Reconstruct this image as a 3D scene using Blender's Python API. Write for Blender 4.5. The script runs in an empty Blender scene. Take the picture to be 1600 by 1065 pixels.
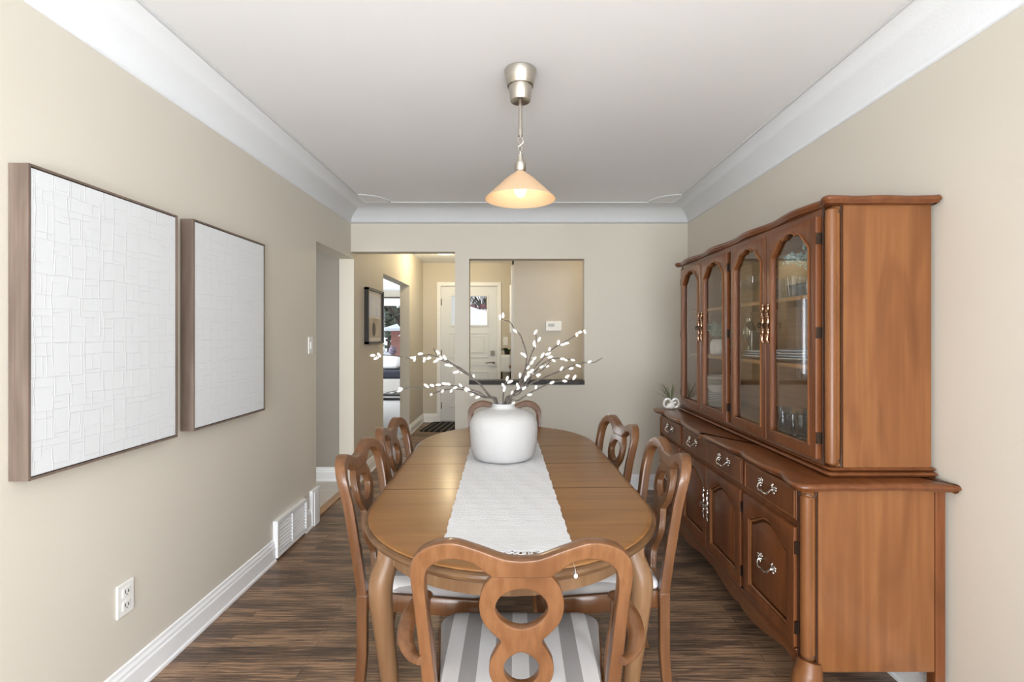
import bpy, bmesh, math, random
from mathutils import Vector, Matrix
R = math.radians
PI = math.pi
random.seed(7)
scene = bpy.context.scene
col = scene.collection

# ------------------------------------------------------------------ camera
F = 780.0
CH = 1.32
cam_d = bpy.data.cameras.new('camera'); cam = bpy.data.objects.new('camera', cam_d); col.objects.link(cam)
cam.location = (0, 0, CH); cam.rotation_euler = (PI/2, 0, 0)
cam_d.sensor_width = 36; cam_d.lens = F/1600*36
cam_d.shift_x = -6/1600; cam_d.shift_y = -8.5/1600
cam_d.clip_start = 0.05; cam_d.clip_end = 300
scene.camera = cam

# ------------------------------------------------------------------ exposure, world, lights
scene.view_settings.view_transform = 'Standard'
scene.view_settings.look = 'None'
scene.view_settings.gamma = 1
scene.view_settings.use_curve_mapping = False
scene.view_settings.exposure = 0.52
scene.cycles.max_bounces = 10
scene.cycles.diffuse_bounces = 6
scene.cycles.glossy_bounces = 5
scene.cycles.transparent_max_bounces = 24
scene.cycles.transmission_bounces = 8
scene.cycles.caustics_reflective = False
scene.cycles.caustics_refractive = False
scene.cycles.sample_clamp_indirect = 6

w = bpy.data.worlds.new('overcast_sky'); scene.world = w; w.use_nodes = True
bg = w.node_tree.nodes['Background']; bg.inputs[0].default_value = (0.86, 0.93, 1.0, 1); bg.inputs[1].default_value = 0.95

def area(name, loc, rot, sx, sy, power, color=(1, 1, 1)):
    l = bpy.data.lights.new(name, 'AREA'); l.shape = 'RECTANGLE'; l.size = sx; l.size_y = sy
    l.energy = power; l.color = color
    o = bpy.data.objects.new(name, l); col.objects.link(o); o.location = loc; o.rotation_euler = rot
    return o
def point(name, loc, power, color, r=0.05):
    l = bpy.data.lights.new(name, 'POINT'); l.energy = power; l.color = color; l.shadow_soft_size = r
    o = bpy.data.objects.new(name, l); col.objects.link(o); o.location = loc
    return o
# daylight through the big window behind the camera (window glass at Y = -1.8)
area('daylight_window_back', (0.0, -2.02, 1.25), (R(76), 0, 0), 2.4, 2.0, 112, (0.93, 0.97, 1.0))
# added upward fill that brightens the ceiling, as if off the snow outside
area('ceiling_fill_back', (0.0, -2.05, 0.6), (R(122), 0, 0), 2.4, 0.8, 60, (0.95, 0.97, 1.0))
# daylight through the window in the right wall behind the camera
area('daylight_window_right', (1.72, -0.60, 1.4), (R(80), 0, R(90)), 0.8, 1.5, 46, (0.93, 0.97, 1.0))
# daylight through the living room side window
area('daylight_living_window', (-4.40, 9.9, 1.3), (R(90), 0, R(-90)), 2.6, 1.8, 130, (0.95, 0.98, 1.0))
# kitchen daylight
area('daylight_kitchen_window', (-2.6, 1.85, 1.5), (R(90), 0, 0), 1.4, 1.0, 17, (0.93, 0.98, 1.0))

# ------------------------------------------------------------------ materials
def nt(name):
    m = bpy.data.materials.new(name); m.use_nodes = True
    return m, m.node_tree, m.node_tree.nodes['Principled BSDF']
def N(t, typ, **kw):
    n = t.nodes.new(typ)
    for k, v in kw.items(): setattr(n, k, v)
    return n
def flat(name, c, rough=0.5, metal=0.0, spec=0.5, coat=0.0):
    m, t, b = nt(name)
    b.inputs['Base Color'].default_value = (*c, 1); b.inputs['Roughness'].default_value = rough
    b.inputs['Metallic'].default_value = metal; b.inputs['Specular IOR Level'].default_value = spec
    b.inputs['Coat Weight'].default_value = coat
    return m
def mottled(name, c1, c2, scale=(5, 5, 5), rough=0.5, bump=0.0, bscale=200, metal=0.0, spec=0.5, detail=4, coat=0):
    m, t, b = nt(name)
    tc = N(t, 'ShaderNodeTexCoord'); mp = N(t, 'ShaderNodeMapping'); mp.inputs['Scale'].default_value = scale
    t.links.new(tc.outputs['Object'], mp.inputs[0])
    no = N(t, 'ShaderNodeTexNoise'); no.inputs['Scale'].default_value = 1; no.inputs['Detail'].default_value = detail
    t.links.new(mp.outputs[0], no.inputs['Vector'])
    r = N(t, 'ShaderNodeValToRGB'); r.color_ramp.elements[0].position = 0.3; r.color_ramp.elements[1].position = 0.7
    r.color_ramp.elements[0].color = (*c1, 1); r.color_ramp.elements[1].color = (*c2, 1)
    t.links.new(no.outputs[0], r.inputs[0]); t.links.new(r.outputs[0], b.inputs['Base Color'])
    b.inputs['Roughness'].default_value = rough; b.inputs['Metallic'].default_value = metal
    b.inputs['Specular IOR Level'].default_value = spec; b.inputs['Coat Weight'].default_value = coat
    b.inputs['Coat Roughness'].default_value = 0.15
    if bump:
        n2 = N(t, 'ShaderNodeTexNoise'); n2.inputs['Scale'].default_value = bscale; n2.inputs['Detail'].default_value = 3
        t.links.new(tc.outputs['Object'], n2.inputs['Vector'])
        bu = N(t, 'ShaderNodeBump'); bu.inputs['Strength'].default_value = bump; bu.inputs['Distance'].default_value = 0.002
        t.links.new(n2.outputs[0], bu.inputs['Height']); t.links.new(bu.outputs[0], b.inputs['Normal'])
    return m
def wood(name, c1, c2, c3, axis='z', grain=60, rough=0.35, coat=0.25, along=2.2):
    m, t, b = nt(name)
    tc = N(t, 'ShaderNodeTexCoord'); mp = N(t, 'ShaderNodeMapping')
    s = {'x': (along, grain, grain), 'y': (grain, along, grain), 'z': (grain, grain, along)}[axis]
    mp.inputs['Scale'].default_value = s
    t.links.new(tc.outputs['Object'], mp.inputs[0])
    n1 = N(t, 'ShaderNodeTexNoise'); n1.inputs['Scale'].default_value = 1; n1.inputs['Detail'].default_value = 5
    n1.inputs['Distortion'].default_value = 0.4
    t.links.new(mp.outputs[0], n1.inputs['Vector'])
    mp2 = N(t, 'ShaderNodeMapping')
    s2 = {'x': (1.2, 7, 7), 'y': (7, 1.2, 7), 'z': (7, 7, 1.2)}[axis]
    mp2.inputs['Scale'].default_value = s2; t.links.new(tc.outputs['Object'], mp2.inputs[0])
    n2 = N(t, 'ShaderNodeTexNoise'); n2.inputs['Scale'].default_value = 1; n2.inputs['Detail'].default_value = 2; n2.inputs['Distortion'].default_value = 1.5
    t.links.new(mp2.outputs[0], n2.inputs['Vector'])
    r = N(t, 'ShaderNodeValToRGB'); r.color_ramp.elements[0].position = 0.32; r.color_ramp.elements[1].position = 0.68
    r.color_ramp.elements[0].color = (*c1, 1); r.color_ramp.elements[1].color = (*c2, 1)
    t.links.new(n1.outputs[0], r.inputs[0])
    mx = N(t, 'ShaderNodeMix', data_type='RGBA'); mx.inputs[7].default_value = (*c3, 1)
    r2 = N(t, 'ShaderNodeValToRGB'); r2.color_ramp.elements[0].position = 0.45; r2.color_ramp.elements[1].position = 0.75
    t.links.new(n2.outputs[0], r2.inputs[0]); t.links.new(r2.outputs[0], mx.inputs[0]); t.links.new(r.outputs[0], mx.inputs[6])
    t.links.new(mx.outputs[2], b.inputs['Base Color'])
    b.inputs['Roughness'].default_value = rough; b.inputs['Specular IOR Level'].default_value = 0.28
    b.inputs['Coat Weight'].default_value = coat*0.7; b.inputs['Coat Roughness'].default_value = 0.18
    bu = N(t, 'ShaderNodeBump'); bu.inputs['Strength'].default_value = 0.08; bu.inputs['Distance'].default_value = 0.001
    t.links.new(n1.outputs[0], bu.inputs['Height']); t.links.new(bu.outputs[0], b.inputs['Normal'])
    return m

M = {}
M['wall'] = mottled('beige_wall_paint', (0.63, 0.590, 0.515), (0.65, 0.610, 0.535), (1.5, 1.5, 1.5), 0.62, 0.12, 260, spec=0.25)
M['wall_warm'] = mottled('cream_hall_wall_paint', (0.61, 0.565, 0.485), (0.63, 0.585, 0.505), (1.5, 1.5, 1.5), 0.62, 0.12, 260, spec=0.25)
M['wall_shaded'] = mottled('shaded_beige_wall_paint', (0.32, 0.29, 0.255), (0.34, 0.31, 0.275), (1.5, 1.5, 1.5), 0.65, 0.1, 260, spec=0.2)  # the beige wall paint, darkened so the colour carries the kitchen's shade
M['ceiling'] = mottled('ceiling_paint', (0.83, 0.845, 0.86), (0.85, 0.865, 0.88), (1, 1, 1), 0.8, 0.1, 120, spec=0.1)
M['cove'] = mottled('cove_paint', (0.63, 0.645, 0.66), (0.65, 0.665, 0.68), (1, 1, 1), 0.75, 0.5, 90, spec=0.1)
M['trim'] = flat('white_trim_paint', (0.86, 0.87, 0.89), 0.35)
M['plastic'] = flat('white_plastic', (0.82, 0.82, 0.80), 0.35)
M['door_white'] = flat('white_door_paint', (0.74, 0.77, 0.80), 0.4)
M['slot'] = flat('dark_slot', (0.03, 0.03, 0.03), 0.6)
M['sill'] = mottled('dark_stone_ledge', (0.02, 0.017, 0.016), (0.05, 0.042, 0.04), (30, 30, 30), 0.4, spec=0.2)
M['tile'] = mottled('beige_kitchen_tile', (0.52, 0.46, 0.40), (0.60, 0.54, 0.47), (6, 6, 6), 0.35)
M['carpet'] = mottled('grey_carpet', (0.30, 0.30, 0.31), (0.36, 0.36, 0.37), (40, 40, 40), 0.95, 0.6, 300)
M['oak'] = wood('oak_threshold', (0.36, 0.20, 0.10), (0.45, 0.27, 0.14), (0.30, 0.17, 0.09), 'y', 60)
M['chair'] = wood('chair_wood', (0.135, 0.057, 0.022), (0.185, 0.084, 0.036), (0.095, 0.037, 0.014), 'z', 70, 0.28, 0.6)
M['table'] = wood('table_leg_wood', (0.165, 0.088, 0.042), (0.225, 0.128, 0.065), (0.14, 0.072, 0.034), 'z', 60, 0.38, 0.1)
M['table_rim'] = wood('table_rim_wood', (0.10, 0.050, 0.022), (0.15, 0.080, 0.036), (0.085, 0.042, 0.018), 'x', 30, 0.30, 0.2, 3)
M['cab'] = wood('cabinet_front_wood', (0.125, 0.040, 0.013), (0.175, 0.060, 0.020), (0.10, 0.031, 0.010), 'z', 70, 0.36, 0.12)
M['cab_h'] = wood('cabinet_rail_wood', (0.125, 0.040, 0.013), (0.175, 0.060, 0.020), (0.10, 0.031, 0.010), 'y', 70, 0.30, 0.4)
M['cab_side'] = wood('cabinet_side_veneer', (0.170, 0.064, 0.021), (0.225, 0.092, 0.032), (0.135, 0.049, 0.016), 'z', 38, 0.36, 0.3, 1.4)
M['cab_in'] = wood('cabinet_inner_wood', (0.42, 0.225, 0.095), (0.50, 0.28, 0.12), (0.37, 0.19, 0.075), 'y', 50, 0.5, 0.0)
M['frame_wood'] = wood('canvas_frame_wood', (0.145, 0.105, 0.082), (0.215, 0.165, 0.135), (0.12, 0.087, 0.068), 'z', 90, 0.6, 0.0)
M['frame_edge'] = flat('canvas_frame_edge', (0.13, 0.09, 0.07), 0.5)
M['black'] = flat('black_frame', (0.02, 0.018, 0.016), 0.35)
M['nickel'] = mottled('brushed_nickel', (0.50, 0.46, 0.40), (0.62, 0.58, 0.52), (2, 2, 200), 0.3, metal=1.0)
M['pewter'] = mottled('antique_pewter', (0.45, 0.42, 0.38), (0.8, 0.78, 0.74), (90, 90, 90), 0.25, metal=1.0)
M['brass'] = mottled('antique_brass', (0.20, 0.11, 0.06), (0.60, 0.40, 0.27), (120, 120, 120), 0.3, metal=1.0)
M['groove'] = flat('dark_groove_wood', (0.035, 0.014, 0.008), 0.5)
M['iron'] = flat('dark_hinge_metal', (0.10, 0.07, 0.05), 0.4, 1.0)
M['chrome'] = flat('satin_metal', (0.55, 0.55, 0.55), 0.3, 1.0)
M['ceramic'] = mottled('white_matte_ceramic', (0.45, 0.45, 0.45), (0.48, 0.48, 0.48), (3, 3, 3), 0.65, 0.9, 45, spec=0.2)
M['glaze'] = flat('white_glaze', (0.82, 0.80, 0.76), 0.15)
M['glaze_blue'] = flat('grey_glaze', (0.55, 0.60, 0.66), 0.15)
M['twig'] = mottled('dark_twig_bark', (0.055, 0.045, 0.04), (0.14, 0.12, 0.10), (60, 60, 60), 0.8)
M['catkin'] = mottled('white_catkin', (0.80, 0.78, 0.72), (0.88, 0.87, 0.83), (200, 200, 200), 0.9, 0.5, 900)
M['leaf_grey'] = mottled('dusty_green_leaf', (0.22, 0.32, 0.27), (0.38, 0.48, 0.42), (40, 40, 40), 0.6)
M['leaf_blue'] = mottled('blue_green_leaf', (0.26, 0.38, 0.38), (0.46, 0.58, 0.56), (40, 40, 40), 0.6)
M['leaf_dark'] = mottled('dark_green_leaf', (0.02, 0.05, 0.02), (0.06, 0.12, 0.05), (30, 30, 30), 0.4)
M['leaf_olive'] = mottled('olive_grass_leaf', (0.10, 0.11, 0.06), (0.22, 0.24, 0.13), (30, 30, 30), 0.5)
M['sofa_grey'] = mottled('grey_upholstery', (0.48, 0.47, 0.45), (0.55, 0.54, 0.52), (30, 30, 30), 0.9)
M['cush_white'] = mottled('white_cushion_cloth', (0.76, 0.78, 0.80), (0.82, 0.83, 0.85), (5, 5, 5), 0.9)
M['navy'] = mottled('navy_throw', (0.015, 0.017, 0.03), (0.03, 0.033, 0.05), (5, 5, 5), 0.9)
M['zebra'] = mottled('black_white_mottled', (0.01, 0.01, 0.01), (0.6, 0.6, 0.6), (9, 9, 9), 0.8)
M['snow'] = mottled('snow', (0.80, 0.84, 0.90), (0.86, 0.88, 0.92), (1, 1, 1), 0.8)
M['tree'] = mottled('dark_conifer_needles', (0.03, 0.045, 0.03), (0.12, 0.14, 0.10), (3, 3, 3), 0.9)
M['bark'] = mottled('tree_bark', (0.05, 0.035, 0.03), (0.14, 0.11, 0.09), (3, 3, 3), 0.9)
M['wine'] = mottled('wine_red_shrub', (0.10, 0.02, 0.03), (0.22, 0.06, 0.07), (9, 9, 9), 0.9)

def emis(name, c, s):
    m = bpy.data.materials.new(name); m.use_nodes = True; t = m.node_tree; t.nodes.clear()
    o = N(t, 'ShaderNodeOutputMaterial'); e = N(t, 'ShaderNodeEmission'); e.inputs[0].default_value = (*c, 1); e.inputs[1].default_value = s
    t.links.new(e.outputs[0], o.inputs[0]); return m
M['bulb'] = emis('glowing_bulb', (1.0, 0.9, 0.75), 6)
M['diffuser'] = emis('lit_ceiling_diffuser', (1.0, 0.92, 0.78), 4)

def pane_mat(name, refl=1.0, tint=(1, 1, 1)):
    m = bpy.data.materials.new(name); m.use_nodes = True; t = m.node_tree; t.nodes.clear()
    o = N(t, 'ShaderNodeOutputMaterial'); tr = N(t, 'ShaderNodeBsdfTransparent'); gl = N(t, 'ShaderNodeBsdfGlossy')
    tr.inputs[0].default_value = (*tint, 1); gl.inputs['Roughness'].default_value = 0.0
    fr = N(t, 'ShaderNodeFresnel'); fr.inputs[0].default_value = 1.5
    mu = N(t, 'ShaderNodeMath', operation='MULTIPLY'); mu.inputs[1].default_value = refl; mu.use_clamp = True
    mx = N(t, 'ShaderNodeMixShader')
    # a thin sheet: the fresnel of both faces is taken on the outer face, the back face only transmits
    ge = N(t, 'ShaderNodeNewGeometry'); inv = N(t, 'ShaderNodeMath', operation='SUBTRACT'); inv.inputs[0].default_value = 1.0
    t.links.new(ge.outputs['Backfacing'], inv.inputs[1]); m2 = N(t, 'ShaderNodeMath', operation='MULTIPLY')
    t.links.new(fr.outputs[0], mu.inputs[0]); t.links.new(mu.outputs[0], m2.inputs[0]); t.links.new(inv.outputs[0], m2.inputs[1]); t.links.new(m2.outputs[0], mx.inputs[0])
    t.links.new(tr.outputs[0], mx.inputs[1]); t.links.new(gl.outputs[0], mx.inputs[2]); t.links.new(mx.outputs[0], o.inputs[0])
    return m
M['pane'] = pane_mat('clear_window_glass', 1.8)
M['cab_pane'] = pane_mat('cabinet_door_glass', 1.9, (0.98, 0.985, 0.98))
M['glass'] = pane_mat('drinking_glass', 2.2, (0.93, 0.95, 0.96))
# crystal: cut facets catch light
M['crystal'] = pane_mat('cut_crystal', 3.2, (0.86, 0.89, 0.91))
# pendant shade glass
m, t, b = nt('amber_shade_glass'); t.nodes.remove(b); o = t.nodes['Material Output']
df = N(t, 'ShaderNodeBsdfDiffuse'); df.inputs[0].default_value = (0.70, 0.50, 0.32, 1)
tl = N(t, 'ShaderNodeBsdfTranslucent'); tl.inputs[0].default_value = (0.92, 0.62, 0.36, 1)
gl = N(t, 'ShaderNodeBsdfGlossy'); gl.inputs['Roughness'].default_value = 0.25; gl.inputs[0].default_value = (1, 0.95, 0.9, 1)
x1 = N(t, 'ShaderNodeMixShader'); x1.inputs[0].default_value = 0.10; x2 = N(t, 'ShaderNodeMixShader'); x2.inputs[0].default_value = 0.06
t.links.new(df.outputs[0], x1.inputs[1]); t.links.new(tl.outputs[0], x1.inputs[2])
t.links.new(x1.outputs[0], x2.inputs[1]); t.links.new(gl.outputs[0], x2.inputs[2]); t.links.new(x2.outputs[0], o.inputs[0])
M['shade'] = m

def floor_mat():
    m, t, b = nt('dark_strip_hardwood')
    tc = N(t, 'ShaderNodeTexCoord')
    br = N(t, 'ShaderNodeTexBrick'); br.offset = 0.37; br.offset_frequency = 2
    br.inputs['Scale'].default_value = 1; br.inputs['Mortar Size'].default_value = 0.0011; br.inputs['Mortar Smooth'].default_value = 0.2
    br.inputs['Brick Width'].default_value = 0.62; br.inputs['Row Height'].default_value = 0.046
    br.inputs['Color1'].default_value = (0, 0, 0, 1); br.inputs['Color2'].default_value = (1, 1, 1, 1); br.inputs['Mortar'].default_value = (0.5, 0.5, 0.5, 1)
    t.links.new(tc.outputs['Object'], br.inputs['Vector'])
    mp = N(t, 'ShaderNodeMapping'); mp.inputs['Scale'].default_value = (5, 150, 1); t.links.new(tc.outputs['Object'], mp.inputs[0])
    n1 = N(t, 'ShaderNodeTexNoise'); n1.inputs['Scale'].default_value = 1; n1.inputs['Detail'].default_value = 6; n1.inputs['Distortion'].default_value = 0.3
    n1.inputs['Roughness'].default_value = 0.65
    t.links.new(mp.outputs[0], n1.inputs['Vector'])
    mp3 = N(t, 'ShaderNodeMapping'); mp3.inputs['Scale'].default_value = (2.2, 7, 1); t.links.new(tc.outputs['Object'], mp3.inputs[0])
    n3 = N(t, 'ShaderNodeTexNoise'); n3.inputs['Scale'].default_value = 1; n3.inputs['Detail'].default_value = 3
    t.links.new(mp3.outputs[0], n3.inputs['Vector'])
    a1 = N(t, 'ShaderNodeMath', operation='MULTIPLY_ADD'); a1.inputs[1].default_value = 0.13
    t.links.new(br.outputs['Color'], a1.inputs[0])
    s1 = N(t, 'ShaderNodeMath', operation='MULTIPLY'); s1.inputs[1].default_value = 1.15; t.links.new(n1.outputs[0], s1.inputs[0])
    t.links.new(s1.outputs[0], a1.inputs[2])
    a2 = N(t, 'ShaderNodeMath', operation='MULTIPLY_ADD'); a2.inputs[1].default_value = 0.5; t.links.new(n3.outputs[0], a2.inputs[0]); t.links.new(a1.outputs[0], a2.inputs[2])
    r = N(t, 'ShaderNodeValToRGB'); cr = r.color_ramp
    cr.elements[0].position = 0.60; cr.elements[0].color = (0.030, 0.022, 0.018, 1)
    cr.elements[1].position = 1.12 if False else 1.0; cr.elements[1].color = (0.36, 0.22, 0.13, 1)
    e = cr.elements.new(0.76); e.color = (0.088, 0.057, 0.041, 1)
    e = cr.elements.new(0.90); e.color = (0.165, 0.103, 0.067, 1)
    t.links.new(a2.outputs[0], r.inputs[0])
    mx = N(t, 'ShaderNodeMix', data_type='RGBA'); mx.inputs[7].default_value = (0.022, 0.014, 0.010, 1)
    mf = N(t, 'ShaderNodeMath', operation='MULTIPLY'); mf.inputs[1].default_value = 0.75; t.links.new(br.outputs['Fac'], mf.inputs[0])
    t.links.new(mf.outputs[0], mx.inputs[0]); t.links.new(r.outputs[0], mx.inputs[6]); t.links.new(mx.outputs[2], b.inputs['Base Color'])
    rr = N(t, 'ShaderNodeMapRange'); rr.inputs[3].default_value = 0.28; rr.inputs[4].default_value = 0.5; t.links.new(n1.outputs[0], rr.inputs[0])
    t.links.new(rr.outputs[0], b.inputs['Roughness'])
    bu = N(t, 'ShaderNodeBump'); bu.inputs['Strength'].default_value = 0.25; bu.inputs['Distance'].default_value = 0.001
    t.links.new(a2.outputs[0], bu.inputs['Height']); t.links.new(bu.outputs[0], b.inputs['Normal'])
    return m
M['floor'] = floor_mat()

def table_top_mat():
    m = wood('table_top_wood', (0.205, 0.093, 0.030), (0.26, 0.124, 0.042), (0.165, 0.072, 0.023), 'x', 34, 0.30, 0.12, 1.2)
    t = m.node_tree; b = t.nodes['Principled BSDF']; b.inputs['Specular IOR Level'].default_value = 0.2
    src = b.inputs['Base Color'].links[0].from_socket
    tc = N(t, 'ShaderNodeTexCoord'); sp = N(t, 'ShaderNodeSeparateXYZ'); t.links.new(tc.outputs['Object'], sp.inputs[0])
    prev = None
    for y0 in (-0.325, 0.03, 0.375):
        sub = N(t, 'ShaderNodeMath', operation='SUBTRACT'); sub.inputs[1].default_value = y0; t.links.new(sp.outputs[1], sub.inputs[0])
        ab = N(t, 'ShaderNodeMath', operation='ABSOLUTE'); t.links.new(sub.outputs[0], ab.inputs[0])
        lt = N(t, 'ShaderNodeMath', operation='LESS_THAN'); lt.inputs[1].default_value = 0.0020; t.links.new(ab.outputs[0], lt.inputs[0])
        if prev is None: prev = lt
        else:
            mxm = N(t, 'ShaderNodeMath', operation='MAXIMUM'); t.links.new(prev.outputs[0], mxm.inputs[0]); t.links.new(lt.outputs[0], mxm.inputs[1]); prev = mxm
    rs = N(t, 'ShaderNodeMath', operation='MULTIPLY_ADD'); rs.inputs[1].default_value = 0.6; rs.inputs[2].default_value = 0.30; t.links.new(prev.outputs[0], rs.inputs[0]); t.links.new(rs.outputs[0], b.inputs['Roughness'])
    sp_ = N(t, 'ShaderNodeMath', operation='MULTIPLY_ADD'); sp_.inputs[1].default_value = -0.2; sp_.inputs[2].default_value = 0.2; t.links.new(prev.outputs[0], sp_.inputs[0]); t.links.new(sp_.outputs[0], b.inputs['Specular IOR Level'])
    mx = N(t, 'ShaderNodeMix', data_type='RGBA'); mx.inputs[7].default_value = (0.03, 0.014, 0.008, 1)
    t.links.new(prev.outputs[0], mx.inputs[0]); t.links.new(src, mx.inputs[6]); t.links.new(mx.outputs[2], b.inputs['Base Color'])
    return m
M['table_top'] = table_top_mat()

def stripe_mat(name, c1, c2, width, axis=0, offs=0.0, rough=0.9, thin=0.5):
    m, t, b = nt(name)
    tc = N(t, 'ShaderNodeTexCoord'); sp = N(t, 'ShaderNodeSeparateXYZ'); t.links.new(tc.outputs['Object'], sp.inputs[0])
    a = N(t, 'ShaderNodeMath', operation='ADD'); a.inputs[1].default_value = 10*width+offs; t.links.new(sp.outputs[axis], a.inputs[0])
    d = N(t, 'ShaderNodeMath', operation='DIVIDE'); d.inputs[1].default_value = width; t.links.new(a.outputs[0], d.inputs[0])
    f = N(t, 'ShaderNodeMath', operation='FRACT'); t.links.new(d.outputs[0], f.inputs[0])
    l = N(t, 'ShaderNodeMath', operation='LESS_THAN'); l.inputs[1].default_value = thin; t.links.new(f.outputs[0], l.inputs[0])
    no = N(t, 'ShaderNodeTexNoise'); no.inputs['Scale'].default_value = 600; t.links.new(tc.outputs['Object'], no.inputs['Vector'])
    mx = N(t, 'ShaderNodeMix', data_type='RGBA'); mx.inputs[6].default_value = (*c1, 1); mx.inputs[7].default_value = (*c2, 1)
    t.links.new(l.outputs[0], mx.inputs[0])
    mx2 = N(t, 'ShaderNodeMix', data_type='RGBA', blend_type='MULTIPLY'); mx2.inputs[0].default_value = 0.18
    t.links.new(mx.outputs[2], mx2.inputs[6]); t.links.new(no.outputs[0], mx2.inputs[7])
    t.links.new(mx2.outputs[2], b.inputs['Base Color']); b.inputs['Roughness'].default_value = rough
    b.inputs['Specular IOR Level'].default_value = 0.2
    return m
M['seat'] = stripe_mat('grey_striped_seat_cloth', (0.72, 0.71, 0.72), (0.36, 0.345, 0.345), 0.088, 0, 0.066)
M['doormat'] = stripe_mat('black_striped_doormat', (0.02, 0.02, 0.022), (0.20, 0.19, 0.17), 0.085, 0, 0.0, 0.95, 0.22)

def runner_mat():
    m, t, b = nt('white_woven_cloth')
    b.inputs['Base Color'].default_value = (0.66, 0.665, 0.68, 1); b.inputs['Roughness'].default_value = 0.95
    b.inputs['Specular IOR Level'].default_value = 0.1
    tc = N(t, 'ShaderNodeTexCoord'); n = N(t, 'ShaderNodeTexNoise'); n.inputs['Scale'].default_value = 160; n.inputs['Detail'].default_value = 4
    t.links.new(tc.outputs['Object'], n.inputs['Vector'])
    wv = N(t, 'ShaderNodeTexWave'); wv.bands_direction = 'Y'; wv.inputs['Scale'].default_value = 40; wv.inputs['Distortion'].default_value = 3; wv.inputs['Detail Scale'].default_value = 4
    t.links.new(tc.outputs['Object'], wv.inputs['Vector'])
    ad = N(t, 'ShaderNodeMath', operation='MULTIPLY_ADD'); ad.inputs[1].default_value = 0.5; t.links.new(wv.outputs['Fac'], ad.inputs[0]); t.links.new(n.outputs[0], ad.inputs[2])
    bu = N(t, 'ShaderNodeBump'); bu.inputs['Strength'].default_value = 0.7; bu.inputs['Distance'].default_value = 0.003
    t.links.new(ad.outputs[0], bu.inputs['Height']); t.links.new(bu.outputs[0], b.inputs['Normal'])
    return m
M['runner'] = runner_mat()

def canvas_mat():
    m, t, b = nt('white_palette_knife_paint')
    b.inputs['Base Color'].default_value = (0.66, 0.68, 0.70, 1); b.inputs['Roughness'].default_value = 0.75; b.inputs['Specular IOR Level'].default_value = 0.2
    tc = N(t, 'ShaderNodeTexCoord')
    sp = N(t, 'ShaderNodeSeparateXYZ'); t.links.new(tc.outputs['Object'], sp.inputs[0])
    cb = N(t, 'ShaderNodeCombineXYZ'); t.links.new(sp.outputs[1], cb.inputs[0]); t.links.new(sp.outputs[2], cb.inputs[1])
    nd = N(t, 'ShaderNodeTexNoise'); nd.inputs['Scale'].default_value = 7; t.links.new(cb.outputs[0], nd.inputs['Vector'])
    sc = N(t, 'ShaderNodeVectorMath', operation='SCALE'); sc.inputs[3].default_value = 0.025; t.links.new(nd.outputs['Color'], sc.inputs[0])
    va = N(t, 'ShaderNodeVectorMath', operation='ADD'); t.links.new(cb.outputs[0], va.inputs[0]); t.links.new(sc.outputs[0], va.inputs[1])
    hs = []
    for (bw, rh, off, rot) in ((0.085, 0.06, 0.5, 0), (0.12, 0.1, 0.33, 0), (0.09, 0.055, 0.45, PI/2)):
        mp = N(t, 'ShaderNodeMapping'); mp.inputs['Rotation'].default_value = (0, 0, rot); t.links.new(va.outputs[0], mp.inputs[0])
        br = N(t, 'ShaderNodeTexBrick'); br.offset = off; br.inputs['Scale'].default_value = 1
        br.inputs['Brick Width'].default_value = bw; br.inputs['Row Height'].default_value = rh
        br.inputs['Mortar Size'].default_value = 0.0018; br.inputs['Mortar Smooth'].default_value = 0.6
        br.inputs['Color1'].default_value = (0, 0, 0, 1); br.inputs['Color2'].default_value = (0.35, 0.35, 0.35, 1); br.inputs['Mortar'].default_value = (1, 1, 1, 1)
        t.links.new(mp.outputs[0], br.inputs['Vector']); hs.append(br)
    nm = N(t, 'ShaderNodeTexNoise'); nm.inputs['Scale'].default_value = 9; nm.inputs['Detail'].default_value = 1; t.links.new(cb.outputs[0], nm.inputs['Vector'])
    st = N(t, 'ShaderNodeMapRange'); st.inputs[1].default_value = 0.42; st.inputs[2].default_value = 0.55; t.links.new(nm.outputs[0], st.inputs[0])
    mx = N(t, 'ShaderNodeMix', data_type='RGBA'); t.links.new(st.outputs[0], mx.inputs[0]); t.links.new(hs[0].outputs['Color'], mx.inputs[6]); t.links.new(hs[2].outputs['Color'], mx.inputs[7])
    ad = N(t, 'ShaderNodeMath', operation='MULTIPLY_ADD'); ad.inputs[1].default_value = 0.5; t.links.new(hs[1].outputs['Color'], ad.inputs[0]); t.links.new(mx.outputs[2], ad.inputs[2])
    bu = N(t, 'ShaderNodeBump'); bu.inputs['Strength'].default_value = 0.5; bu.inputs['Distance'].default_value = 0.0035
    t.links.new(ad.outputs[0], bu.inputs['Height']); t.links.new(bu.outputs[0], b.inputs['Normal'])
    return m
M['canvas'] = canvas_mat()

def brick_mat():
    m, t, b = nt('red_house_brick')
    tc = N(t, 'ShaderNodeTexCoord'); mp = N(t, 'ShaderNodeMapping'); mp.inputs['Rotation'].default_value = (PI/2, 0, 0); t.links.new(tc.outputs['Object'], mp.inputs[0])
    br = N(t, 'ShaderNodeTexBrick'); br.inputs['Scale'].default_value = 1; br.inputs['Brick Width'].default_value = 0.22; br.inputs['Row Height'].default_value = 0.075; br.inputs['Mortar Size'].default_value = 0.006
    br.inputs['Color1'].default_value = (0.42, 0.14, 0.10, 1); br.inputs['Color2'].default_value = (0.34, 0.11, 0.08, 1); br.inputs['Mortar'].default_value = (0.45, 0.38, 0.34, 1)
    t.links.new(mp.outputs[0], br.inputs['Vector']); t.links.new(br.outputs['Color'], b.inputs['Base Color']); b.inputs['Roughness'].default_value = 0.9
    return m
M['brick'] = brick_mat()

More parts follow.
